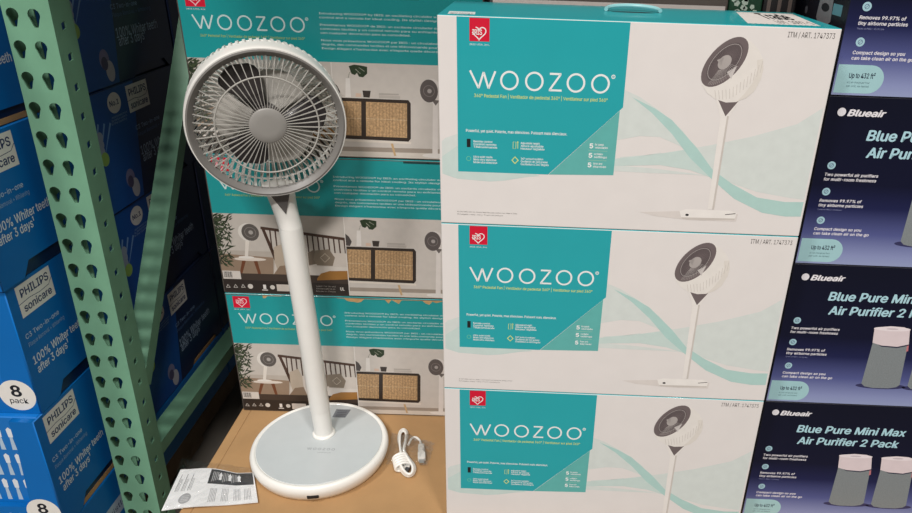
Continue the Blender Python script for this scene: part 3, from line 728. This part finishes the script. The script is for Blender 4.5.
def logo(pr, a, b, c):
    """white two-part logo plate: a top left, b top right, c bottom left, letters dark"""
    u0, u1, v1, v0 = a[0], b[0], a[1], c[1]; w_, h_ = u1-u0, v1-v0
    pr.rect((u0, v0), (u1, v1), WLOGO, 1.5)
    pr.text('PHILIPS', (u0+.1*w_, v0+.60*h_), (u0+.92*w_, 0), h_*.25, NB, 2.2, bold=.02)
    pr.line([(u0, v0+.44*h_), (u0+.3*w_, v0+.47*h_), (u0+.6*w_, v0+.42*h_), (u0+.88*w_, v0+.45*h_), (u1, v0+.62*h_)], .0012, NB, 2.2)
    pr.text('sonicare', (u0+.1*w_, v0+.13*h_), (u0+.92*w_, 0), h_*.24, NB, 2.2, bold=.02)
# --- front column
p0 = empty('toothbrush_carton', (XP, Y1, bot(3)), PI/2, 'x', 'carton', 'blue toothbrush cartons in front of the upright')
bm = notch_panel(D1, .055, .24, .026, HP-.001); obj('side_panel', bm, BLUE, p0)
bm = bmesh.new(); box(bm, .014, D1, .0045, .40, 0, HP-.001, .002, 1); obj('carton_body', bm, BLUEI, p0)
bm = bmesh.new(); box(bm, .058, .237, .0034, .0046, 0.0008, .0262); obj('tray_opening', bm, BLUED, p0)
fp = [(.0032, 0), (.40, 0), (.40, HP-.001), (.36, HP-.001), (.36, .052), (.058, .052), (.047, .20), (.047, HP-.001), (.0032, HP-.001)]
bm = curve_plate(fp, [], .012)
for v in bm.verts: v.co = Vector((v.co.y, v.co.x, v.co.z))
bmesh.ops.recalc_face_normals(bm, faces=bm.faces); obj('front_frame', bm, BLUE, p0)
pr = Print()
f3 = P1(3); logo(pr, f3(14, 288.5), f3(48.5, 267.5), f3(21.5, 320))
def phil_txt(pr, f, pts, m):
    (a, b, h, t), rest = pts[0], pts[1:]
    for a, b, h, t in pts:
        a = f(*a); b = f(*b); pr.text(t, a, (b[0], 0), h, m, 2, bold=.01)
za = lambda x, y: (x/3.59, 240+y/3.59)
W1 = ink(216, 222, 228); W2 = ink(140, 168, 204)
phil_txt(pr, f3, [(za(95, 358), za(213, 268), .0095, 'C3 Two-in-one')], ink(180, 200, 224))
a = f3(*za(106, 385)); pr.text('Plaque Removal + Whitening', a, (a[0]+.105, 0), .0085, W2, 2)
a = f3(*za(124, 448)); b = f3(*za(280, 318)); pr.text('100% Whiter teeth', a, (a[0]+.152, 0), .0160, W1, 2, bold=.012)
a = f3(*za(140, 478)); pr.text('after 3 days\u00b9', a, (a[0]+.094, 0), .0160, W1, 2, bold=.012)
pr.build('side_print', p0, 'white logo plate and slogan')
fmap = lambda u, v, l: (-l, -u, v)     # u measured to the right, 0 at the right edge of the front
pr = Print(fmap)
pr.disc((-.036, .040), .0335, ink(232, 228, 220), 1.5, n=36)
pr.text('8', (-.0465, .038), (-.0265, 0), .0235, ink(20, 24, 34), 2.4, bold=.03); pr.text('pack', (-.053, .0225), (-.019, 0), .0115, ink(20, 24, 34), 2.4, bold=.01)
pr.text('Soft', (-.108, .024), (-.078, 0), .011, W1, 2.2, bold=.01)
pr.build('pack_count_print', p0, 'round cream pack-count mark')
pr = Print(lambda u, v, l: (.0138-l, -u, v)); BH = ink(222, 226, 230)
for r_ in range(3):
    for i in range(9):
        x = -.064-i*.021; v = .182-r_*.062
        if v < .05: v = .056
        pr.poly([(x-.0045, v), (x+.0045, v), (x+.0028, v+.03), (x-.0028, v+.03)], ink(176, 196, 214), 1.5); pr.poly([(x-.0042, v+.03), (x+.0042, v+.03), (x+.0052, v+.048), (x, v+.053), (x-.0052, v+.048)], BH, 1.6)
pr.build('brush_head_picture', p0, 'printed rows of white brush heads')
LB1 = {0: 'blue toothbrush carton at the very top of the stack left of the upright', 1: 'blue toothbrush carton, topmost left of the upright',
       2: 'blue toothbrush carton, second from the top left of the upright', 3: 'blue toothbrush carton with round pack-count mark, third from the top left of the upright',
       4: 'blue toothbrush carton with its whole slogan showing, lower left beside the upright'}
p0['label'] = LB1[3]
for k in (1, 2, 4):
    e = dup(p0, (XP+(.004 if k == 2 else -.002 if k == 1 else 0), Y1-(.026 if k == 4 else .006 if k == 2 else 0), bot(k)), LB1[k])
    if k != 2:
        bm = bmesh.new(); box(bm, .060, .235, .0020, .0032, .001, .011); obj('inner_tray_edge', bm, KRAFT, e)
# --- rear column
q0 = empty('toothbrush_carton', (XP, Y2, bot(2)), PI/2, 'x', 'carton', 'blue toothbrush cartons behind the upright')
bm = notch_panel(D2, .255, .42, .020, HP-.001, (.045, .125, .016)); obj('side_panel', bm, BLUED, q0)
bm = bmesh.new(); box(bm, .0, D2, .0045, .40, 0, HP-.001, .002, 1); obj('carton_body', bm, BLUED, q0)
f2 = P2(2); f1 = P2(1); zc = lambda x, y: (60+x/3.94, y/3.94)
pr = Print()
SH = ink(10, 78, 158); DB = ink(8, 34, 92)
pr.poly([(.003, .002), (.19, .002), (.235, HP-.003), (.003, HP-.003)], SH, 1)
logo(pr, f2(*zc(255, 340)), f2(*zc(338, 318)), f2(*zc(272, 448)))
c = f2(*zc(213, 405)); pr.disc(c, .026, WLOGO, 1.6, .022, 28); pr.text('No.1', (c[0]-.018, c[1]-.005), (c[0]+.018, 0), .011, NB, 2.2, bold=.02)
for i, t in enumerate(('recommended brand', 'by dental experts', 'in the country')):
    a = f2(*zc(205, 470+i*13)); pr.text(t, a, (a[0]+.062, 0), .005, W2, 2.2)
a = f1(*zc(205, 38)); pr.text('C3 Two-in-one', a, (a[0]+.11, 0), .010, W2, 2.2, bold=.01)
a = f1(*zc(212, 68)); pr.text('Plaque Removal + Whitening', a, (a[0]+.165, 0), .0085, ink(90, 122, 170), 2.2)
a = f1(*zc(230, 150)); pr.text('100% Whiter teeth', a, (a[0]+.182, 0), .0200, ink(170, 190, 216), 2.2, bold=.006)
a = f1(*zc(240, 182)); pr.text('after 3 days\u00b9', a, (a[0]+.115, 0), .0200, ink(170, 190, 216), 2.2, bold=.006)
c = f1(*zc(180, 235)); pr.disc(c, .018, ink(132, 128, 168), 1.8, .021); c = f1(*zc(205, 280)); pr.disc(c, .016, ink(188, 188, 196), 2, .022); pr.disc((c[0]-.016, c[1]+.018), .012, ink(80, 74, 108), 2.2, .014)
for i in range(3):
    c = f1(*zc(40+i*5, 25+i*32)); pr.disc(c, .012, ink(150, 166, 186), 1.8)
c = f1(*zc(66, 124)); pr.disc(c, .015, ink(150, 190, 96), 2)
for i in range(5):
    pr.line([(.03+i*.022, .205-i*.004), (.012+i*.016, .13)], [.006, .001], ink(120, 160, 208), 1.5)
pr.build('side_print', q0, 'white logo plate, slogan and badges')
LB2 = {0: 'blue toothbrush carton at the top of the shaded column behind the upright', 1: 'shaded blue toothbrush carton with slogan, at the upper edge between upright and brace',
       2: 'shaded blue toothbrush carton showing badge and logo beside the diagonal brace', 3: 'shaded blue toothbrush carton crossed by the diagonal brace, second from the bottom',
       4: 'shaded blue toothbrush carton just above the horizontal brace'}
q0['label'] = LB2[2]
for k in (1, 3, 4):
    e = dup(q0, (XP-(.003 if k % 2 else 0), Y2, bot(k)), LB2[k])
    if k == 4:
        bm = bmesh.new(); box(bm, .262, .413, .0020, .0044, .001, .010); obj('inner_tray_edge', bm, KRAFT, e)
# deepest column in the dark and the low trays at the bottom
for k in range(1, 5):
    e = empty('toothbrush_carton', (XP, Y2+D2+.008, bot(k)), PI/2, 'blue toothbrush carton in the dark at the back of the bay, %s' % ('', 'topmost', 'second from top', 'third from top', 'lowest')[k], 'carton', 'blue toothbrush cartons at the back of the bay')
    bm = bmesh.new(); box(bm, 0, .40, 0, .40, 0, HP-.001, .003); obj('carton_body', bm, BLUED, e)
TZ = CAMZ-1.267
for i, (ya, dd, lb) in enumerate(((Y1-.01, D1, 'low blue tray under the front blue cartons'), (Y2, D2, 'low blue tray under the horizontal brace'), (Y2+D2+.008, .40, 'low blue tray at the dark back of the bay'))):
    e = empty('carton_tray', (XP, ya, TZ), PI/2, lb, 'tray', 'low blue trays on the pallet')
    bm = bmesh.new(); box(bm, 0, dd, 0, .40, 0, bot(4)-TZ-.0008, .003); obj('tray_body', bm, BLUE, e)
    if i < 2:
        pr = Print(); a0_ = .03 if i == 0 else .22
        pr.rect((a0_, .045), (a0_+.17, .085), ink(176, 190, 210), 1.5); pr.text('Soft bristles', (a0_+.01, .058), (a0_+.15, 0), .014, NB, 2.2)
        pr.build('tray_label', e)
# pallet
WOOD = mat('pallet_wood', (104, 92, 74), .8, noise=.25, nscale=12, bump=.2, bscale=60)
pl = empty('wooden_pallet', (-1.99, 1.02, 0), 0, 'worn wooden pallet under the blue cartons', 'pallet')
for i in range(3):
    bm = bmesh.new(); box(bm, i*.50, i*.50+.05, .02, 1.2, .022, TZ-.022); obj('stringer', bm, WOOD, pl)
for i in range(8):
    bm = bmesh.new(); box(bm, 0, 1.05, .015+i*.152, .015+i*.152+.12, TZ-.0215, TZ-.0005, .002, 1); obj('deck_board', bm, WOOD, pl)
for i in range(3):
    bm = bmesh.new(); box(bm, 0, 1.05, .02+i*.53, .14+i*.53, 0, .0215, .002, 1); obj('bottom_board', bm, WOOD, pl)

# ------------------------------------------------------------------ the pedestal fan
FWH = mat('fan_white_plastic', (240, 238, 232), .32, noise=.01, coat=.1)
FGR = mat('fan_grey_plastic', (150, 147, 142), .38, noise=.02)
FSP = mat('fan_grille_grey', (176, 173, 166), .35)
FDK = mat('fan_blade_dark', (58, 53, 54), .3, coat=.2)
FPL = mat('fan_base_plate', (194, 199, 200), .34, noise=.02, nscale=30, coat=.1)
FBX, FBY = -.4050, 1.1602
fan = empty('pedestal_fan', (FBX, FBY, BASEZ), 0, 'white pedestal fan with a round grey grille on a flat round base', 'fan')
BT = .0364     # height of the base plate
bm = bmesh.new(); lathe(bm, [(0, .0), (.124, .0), (.130, .003), (.1345, .011), (.1378, .0215), (.1378, .028), (.1358, .0335), (.1325, .0366), (.1295, .037), (.127, .036), (.126, BT-.0015), (0, BT-.0015)], 96)
bmesh.ops.recalc_face_normals(bm, faces=bm.faces); fbase = obj('base', bm, FWH, fan, True)
bm = bmesh.new(); lathe(bm, [(0, BT-.0013), (.125, BT-.0013), (.1253, BT-.0006), (.1247, BT-.0001), (0, BT)], 96); bmesh.ops.recalc_face_normals(bm, faces=bm.faces); plate = obj('base_plate', bm, FPL, fan)
bm = bmesh.new(); box(bm, -.011, .011, -.1382, -.1340, .0125, .0205, .0015, 2)
M = Matrix.Rotation(.0, 4, 'Z')
ang = math.atan2(.0-.131, .0) ; usb = obj('charging_port', bm, BLK, fan); usb.rotation_euler = (0, 0, math.radians(9)); usb['label'] = 'dark charging port slot'
pmap = lambda u, v, l: (u, v, BT+l)
pr = Print(pmap); pr.text('WOOZOO', (-.020, -.026), (.036, 0), .0062, ink(128, 132, 136), 1.5, space=1.3); pr.text('powerful yet quiet', (.004, -.0345), (.030, 0), .0030, ink(140, 144, 148), 1.5); pr.build('base_lettering', plate)
pr = Print(pmap); pr.poly([(.004, .080), (.032, .080), (.038, .109), (.006, .109)], ink(120, 124, 130), 1.5)
for i in range(4): pr.rect((.010, .084+i*.006), (.031, .0865+i*.006), ink(84, 88, 96), 2.2)
pr.build('rating_sticker', plate, 'grey rating sticker')
# pole
px, py = .0005, .0270; ptx, pty = -.0180, .0213
def pp(t, z): return (px+(ptx-px)*t, py+(pty-py)*t, z)
bm = bmesh.new(); lathe(bm, [(.0232, BT-.0002), (.0232, BT+.002), (.0215, BT+.004), (.0185, BT+.0045)], 40, M=Matrix.Translation((px, py, 0))); obj('pole_collar', bm, FWH, fan, True)
bm = bmesh.new()
tube(bm, [pp(0, BT), pp(.07, .07), pp(.13, .099), pp(.132, .1000), pp(.1325, .1002), pp(.134, .1012), pp(.5, .30), pp(1, .505)], [.0186, .0188, .0190, .0190, .0199, .0200, .0205, .0205], 36)
obj('pole', bm, FWH, fan, True)
# head frame
HC_ = Vector((-.4219, 1.13, CAMZ-.3015))-Vector((FBX, FBY, BASEZ)); yw, pt = math.radians(20.5), math.radians(-4)
nz = Vector((math.sin(yw)*math.cos(pt), -math.cos(yw)*math.cos(pt), math.sin(pt))); ux = Vector((math.cos(yw), math.sin(yw), 0)); vy = nz.cross(ux)
HM = Matrix.Translation(HC_) @ Matrix((ux, vy, nz)).transposed().to_4x4()
# neck: flares from the pole into a cradle under the head
top = pp(1, .505); bm = bmesh.new(); N = 28; rings = []
Nc = HM @ Vector((0, -.121, -.050))
for i, (t, rx, ry) in enumerate(((0, .0205, .0205), (.25, .0207, .0202), (.5, .0218, .0208), (.75, .0242, .0222), (.92, .0264, .024), (1.0, .0275, .025))):
    c = Vector(top)*(1-t)+Vector((Nc.x*.75+top[0]*.25, Nc.y*.75+top[1]*.25, Nc.z-.001))*t
    rings.append([bm.verts.new(c+ux*rx*math.cos(2*PI*k/N)+Vector((-ux.y, ux.x, 0))*ry*math.sin(2*PI*k/N)) for k in range(N)])
for a, b in zip(rings, rings[1:]):
    for k in range(N): bm.faces.new((a[k], a[(k+1) % N], b[(k+1) % N], b[k]))
bm.faces.new(rings[0][::-1]); bm.faces.new(rings[-1])
neck = obj('neck', bm, FWH, fan, True)
bm = bmesh.new()
c1v = rings and None
cA = Vector((Nc.x*.75+top[0]*.25, Nc.y*.75+top[1]*.25, Nc.z)); cB = Vector(top)*.62+cA*.38; fd = Vector((ux.y, -ux.x, 0))
tri = [cA+fd*.0252-ux*.020+Vector((0, 0, -.003)), cA+fd*.0252+ux*.020+Vector((0, 0, -.003)), cB+fd*.0214]
mid = (tri[0]+tri[1])/2+fd*.0015
back = [p-fd*.008 for p in tri]
v = [bm.verts.new(p+fd*.0005) for p in tri]+[bm.verts.new(p) for p in back]
bm.faces.new(v[:3]); bm.faces.new(v[3:][::-1])
for k in range(3): bm.faces.new((v[k], v[(k+1) % 3], v[3+(k+1) % 3], v[3+k]))
bmesh.ops.recalc_face_normals(bm, faces=bm.faces); obj('neck_panel', bm, mat('neck_dark_grey', (92, 88, 86), .4), fan)
def head(name, bm, m, parent=fan, smooth=False):
    for vv in bm.verts: vv.co = HM @ vv.co
    bmesh.ops.recalc_face_normals(bm, faces=bm.faces)
    return obj(name, bm, m, parent, smooth)
# solid front band of the shell
bm = bmesh.new(); pf = [(.1222, .001), (.1240, .0012), (.1252, -.002), (.1258, -.012), (.1262, -.030), (.1262, -.040), (.1245, -.041), (.1240, -.028), (.1235, -.010), (.1222, -.004)]
lathe(bm, pf+[pf[0]], 96); shell = head('shell_band', bm, FWH, fan, True)
# rear cage of ribs
bm = bmesh.new(); nr = 72
prof = [(.1238, -.036), (.1240, -.052), (.1225, -.070), (.1170, -.090), (.1060, -.110), (.086, -.125), (.060, -.133), (.035, -.136)]
for k in range(nr):
    a = 2*PI*k/nr
    for (r0, z0), (r1, z1) in zip(prof, prof[1:]):
        bar(bm, (r0*math.cos(a), r0*math.sin(a), z0), (r1*math.cos(a), r1*math.sin(a), z1), .0045, .0044, (-math.sin(a), math.cos(a), 0))
for r, z in ((.1205, -.070), (.104, -.108), (.060, -.130)): tube(bm, [(r*math.cos(2*PI*k/60), r*math.sin(2*PI*k/60), z) for k in range(60)], .0018, 6, True)
rear = head('rear_grille', bm, FWH)
bm = bmesh.new(); lathe(bm, [(0, -.142), (.034, -.141), (.042, -.137), (.042, -.132), (0, -.131)], 40); head('rear_cap', bm, FWH, fan, True)
bm = bmesh.new(); lathe(bm, [(0, -.062), (.050, -.063), (.056, -.068), (.056, -.074), (.046, -.085), (.040, -.132), (0, -.132)], 56); head('motor_housing', bm, mat('motor_grey', (176, 174, 169), .3, noise=.02), fan, True)
# front grille
bm = bmesh.new(); pf = [(.1222, -.002), (.1222, .0022), (.1195, .0030), (.1150, -.001), (.1105, -.007), (.1120, -.0095), (.1190, -.004)]
lathe(bm, pf+[pf[0]], 96); gr = head('grille_rim', bm, mat('fan_rim_grey', (122, 119, 115), .4, noise=.02), fan, True)
bm = bmesh.new(); ns = 52
for k in range(ns):
    a = 2*PI*(k+.3)/ns; P = [(.027, .0005), (.055, .0022), (.082, .0016), (.100, -.0016), (.1130, -.0060)]
    for (r0, z0), (r1, z1) in zip(P, P[1:]):
        bar(bm, (r0*math.cos(a), r0*math.sin(a), z0), (r1*math.cos(a), r1*math.sin(a), z1), .0028, (.0009 if r0 < .05 else .0012), (-math.sin(a), math.cos(a), 0))
tube(bm, [(.080*math.cos(2*PI*k/80), .080*math.sin(2*PI*k/80), .0024) for k in range(80)], .0013, 8, True)
sp = head('grille_spokes', bm, FSP)
bm = bmesh.new(); lathe(bm, [(0, .0042), (.016, .0040), (.0270, .0034), (.0290, .002), (.0293, 0), (.027, -.003), (0, -.003)], 56); head('grille_hub', bm, FGR, fan, True)
# three dark blades, plus pale pieces painting in their lit trailing parts
bh = bmesh.new(); lathe(bh, [(0, -.012), (.022, -.014), (.025, -.020), (.025, -.052), (0, -.052)], 40); rotor = head('rotor_hub', bh, FDK, fan, True)
FLT = mat('fan_blade_lit', (208, 204, 196), .22, coat=.3)
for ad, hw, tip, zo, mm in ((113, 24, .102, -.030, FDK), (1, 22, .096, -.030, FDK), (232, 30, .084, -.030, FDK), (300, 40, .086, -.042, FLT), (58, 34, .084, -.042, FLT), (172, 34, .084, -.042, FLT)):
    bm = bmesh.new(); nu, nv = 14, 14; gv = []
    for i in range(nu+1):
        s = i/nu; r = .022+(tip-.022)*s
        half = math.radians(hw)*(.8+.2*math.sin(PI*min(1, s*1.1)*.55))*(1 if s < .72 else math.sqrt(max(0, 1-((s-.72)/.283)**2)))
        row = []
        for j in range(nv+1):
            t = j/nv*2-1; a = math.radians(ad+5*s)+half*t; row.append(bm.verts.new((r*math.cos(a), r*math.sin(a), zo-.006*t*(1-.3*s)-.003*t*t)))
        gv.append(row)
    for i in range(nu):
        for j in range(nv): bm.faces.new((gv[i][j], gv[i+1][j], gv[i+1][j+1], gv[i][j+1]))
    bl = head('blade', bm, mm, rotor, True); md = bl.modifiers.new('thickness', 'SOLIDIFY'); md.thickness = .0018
    bl['label'] = 'dark grey blade' if mm is FDK else 'pale piece for the lit part of a blade'

# ------------------------------------------------------------------ leaflet in a clear bag
PAPER = mat('leaflet_paper', (240, 240, 240), .55, noise=.015)
lf = empty('instruction_leaflet', (-.573, 1.052, BASEZ), 0, 'white printed instruction leaflet in a clear bag at the base of the fan', 'leaflet')
def LQ(x, y):
    d = rayd(x, y); t = (BASEZ+.004-CAMZ)/d.z; p = d*t; return Vector((p.x+.573, p.y-1.052))
cor = [LQ(161.5, 510.5), LQ(258, 502.5), LQ(253.5, 473), LQ(181, 471.5)]
def lz(s, t): return .0042+.004*math.sin(PI*s)*(1-t)*.6+.010*max(0, .25-s)**2*8*t+.0015*math.sin(7*s)
def LP(s, t):
    a = cor[0]*(1-s)+cor[1]*s; b = cor[3]*(1-s)+cor[2]*s; p = a*(1-t)+b*t+Vector((0, .010*math.sin(PI*min(1, s*1.3))*t)); return p
bm = bmesh.new(); n = 16; g = [[[bm.verts.new((LP(i/n, j/n).x, LP(i/n, j/n).y, lz(i/n, j/n)+dz)) for j in range(n+1)] for i in range(n+1)] for dz in (0, -.0016)]
for L_, fl_ in ((g[0], 0), (g[1], 1)):
    for i in range(n):
        for j in range(n):
            q = (L_[i][j], L_[i+1][j], L_[i+1][j+1], L_[i][j+1]); bm.faces.new(q if not fl_ else q[::-1])
for i in range(n):
    bm.faces.new((g[0][i+1][0], g[0][i][0], g[1][i][0], g[1][i+1][0])); bm.faces.new((g[0][i][n], g[0][i+1][n], g[1][i+1][n], g[1][i][n]))
    bm.faces.new((g[0][0][i], g[0][0][i+1], g[1][0][i+1], g[1][0][i])); bm.faces.new((g[0][n][i+1], g[0][n][i], g[1][n][i], g[1][n][i+1]))
obj('paper', bm, PAPER, lf)
def lmap(u, v, l):
    p = LP(u, v); return (p.x, p.y, lz(u, v)+.0002+l)
pr = Print(lmap); DG = ink(70, 70, 72); G3 = ink(168, 168, 170)
for i in range(8):
    for j in range(4): pr.rect((.40+i*.073, .58+j*.10), (.40+(i+1)*.073, .58+(j+1)*.10), DG, 1.5)
for i, s0 in enumerate((.44, .58, .70)):
    for j in range(4): pr.rect((s0+j*.022, .64+.02*j), (s0+.008+j*.022, .92), ink(190, 190, 190), 2.2)
for s0 in (.545, .675, .80):
    pr.rect((s0-.018, .70), (s0+.018, .82), ink(235, 235, 235), 2.4); pr.poly([(s0-.03, .82), (s0+.03, .82), (s0, .92)], ink(235, 235, 235), 2.4)
for s0 in (.05, .12, .19):
    for j in range(3): pr.rect((s0+j*.016, .42), (s0+.006+j*.016, .58+.28*(1 if j == 0 else .55)), ink(110, 110, 112) if j == 0 else G3, 2)
for s0 in (.46, .60, .74, .86):
    for j in range(5): pr.rect((s0+j*.017, .10), (s0+.006+j*.017, .46), G3, 2)
c = (.20, .22); n_ = 24
pr.poly([(c[0]+.065*math.cos(2*PI*k/n_), c[1]+.13*math.sin(2*PI*k/n_)) for k in range(n_)], ink(170, 170, 172), 2)
for j in range(4): pr.rect((c[0]-.04, c[1]-.07+j*.04), (c[0]+.04, c[1]-.055+j*.04), ink(215, 215, 216), 2.4)
pr.build('leaflet_print', lf, 'grey print with a dark arrow block')
def crumpled(name, parent, outline, zf, seed, m, nx=22, ny=16):
    """a thin film draped over outline (a list of 4 corner points), height from zf"""
    r = random.Random(seed); bm = bmesh.new(); g = []
    for i in range(nx+1):
        row = []
        for j in range(ny+1):
            s, t = i/nx, j/ny; a = outline[0]*(1-s)+outline[1]*s; b = outline[3]*(1-s)+outline[2]*s; p = a*(1-t)+b*t
            e = min(s, 1-s, t, 1-t); p = p+Vector((r.uniform(-1, 1), r.uniform(-1, 1)))*.0022
            row.append(bm.verts.new((p.x, p.y, zf(s, t, p)+r.random()*.0016*(1 if e > 0 else .3))))
        g.append(row)
    for i in range(nx):
        for j in range(ny): bm.faces.new((g[i][j], g[i+1][j], g[i+1][j+1], g[i][j+1]))
    return obj(name, bm, m, parent, False)
CLEAR = film('clear_bag_film', .12, .16)
o4 = [LQ(163, 511)+Vector((.002, -.004)), LQ(258, 504.5), LQ(251.5, 470), LQ(183, 462)]
crumpled('bag', lf, o4, lambda s, t, p: .0098+.0028*math.sin(3*PI*s)*math.sin(PI*t)+(.008*max(0, .3-s)*t), 5, CLEAR)['label'] = 'clear plastic bag film'

# ------------------------------------------------------------------ power cable in a clear bag
cb = empty('power_cable', (-.215, 1.165, BASEZ), 0, 'coiled white power cable in a clear bag on the cardboard right of the fan', 'cable')
def CQ(x, y, z=.004):
    d = rayd(x, y); t = (BASEZ+z-CAMZ)/d.z; p = d*t; return Vector((p.x+.215, p.y-1.165, z))
CW = mat('cable_white', (238, 236, 230), .35)
zq = lambda x, y: (370+x/6.84, 415+y/6.84)
def spl(P, n=8):
    out = []; P = [P[0]]+P+[P[-1]]
    for i in range(1, len(P)-2):
        a, b, c, d = P[i-1:i+3]
        for k in range(n):
            t = k/n; out.append(.5*((2*b)+(c-a)*t+(2*a-5*b+4*c-d)*t*t+(3*b-a-3*c+d)*t**3))
    return out+[P[-2]]
for j in range(4):
    o = j*5
    P = [CQ(*zq(215-o*.3, 240+o), .006+j*.004), CQ(*zq(195+o*.5, 170), .006+j*.004), CQ(*zq(205+o*.4, 115+o*.5), .006+j*.003), CQ(*zq(232, 98+o*.8), .006+j*.003), CQ(*zq(255-o*.6, 125+o*.3), .006+j*.003), CQ(*zq(248-o*.5, 180), .006+j*.003), CQ(*zq(235-o*.3, 240), .008+j*.003),
         CQ(*zq(262-o*.5, 290), .006+j*.004), CQ(*zq(305-o, 350), .005+j*.004), CQ(*zq(300-o, 395), .005+j*.003), CQ(*zq(270-o*.6, 418-o), .005+j*.003), CQ(*zq(235, 405-o*1.4), .005+j*.003), CQ(*zq(200+o, 360-o*.5), .006+j*.004), CQ(*zq(180+o, 310), .006+j*.004), CQ(*zq(215-o*.3, 240+o), .010+j*.003)]
    bm = bmesh.new(); tube(bm, spl(P), .0026, 8); obj('cable_loop', bm, CW, cb, True)
# wraps around the bundle
for j in range(5):
    c = CQ(*zq(205+j*4, 290+j*16), .012); ax = (CQ(*zq(235, 385), .012)-CQ(*zq(190, 285), .012)).normalized(); sd = Vector((-ax.y, ax.x, 0))
    bm = bmesh.new(); tube(bm, [c+sd*.0145*math.cos(2*PI*k/28)+Vector((0, 0, .0095*math.sin(2*PI*k/28))) for k in range(28)], .0027, 8, True); obj('cable_wrap', bm, CW, cb, True)
bm = bmesh.new(); tube(bm, spl([CQ(*zq(262, 205), .010), CQ(*zq(285, 160), .013), CQ(*zq(315, 153), .012), CQ(*zq(340, 175), .009), CQ(*zq(348, 205), .007)]), .0023, 8); obj('cable_end', bm, CW, cb, True)
bm = bmesh.new(); a, b = CQ(*zq(350, 205), .007), CQ(*zq(352, 262), .007); bar(bm, a, b, .0130, .0085); bar(bm, b, b+(b-a)*.75, .0155, .0105)
bmesh.ops.bevel(bm, geom=list(bm.edges), offset=.001, segments=2, affect='EDGES'); pg = obj('connector', bm, mat('connector_white', (224, 222, 216), .3), cb)
bm = bmesh.new(); c = b+(b-a)*.75; bar(bm, c, c+(b-a)*.45, .0105, .004); obj('plug_tip', bm, mat('plug_metal', (190, 190, 190), .25, 1.), cb)
bm = bmesh.new(); a = CQ(*zq(262, 365), .010); b = CQ(*zq(240, 392), .010); bar(bm, a, b, .008, .006); obj('plug', bm, mat('plug_dark', (60, 60, 62), .35), cb)
C2d = lambda x, y: CQ(*zq(x, y)).to_2d()
def zf(s, t, p):
    d = abs(s-.45); return .004+.023*math.exp(-((s-.42)/.22)**2)*math.sin(PI*min(1, t*1.02))**.5+.010*math.exp(-((s-.78)/.1)**2)*math.sin(PI*t)
crumpled('bag', cb, [C2d(105, 335), C2d(395, 345), C2d(440, 190), C2d(150, 120)], zf, 8, film('crinkled_bag_film', .1, .34), 26, 20)['label'] = 'crinkled clear plastic bag film'
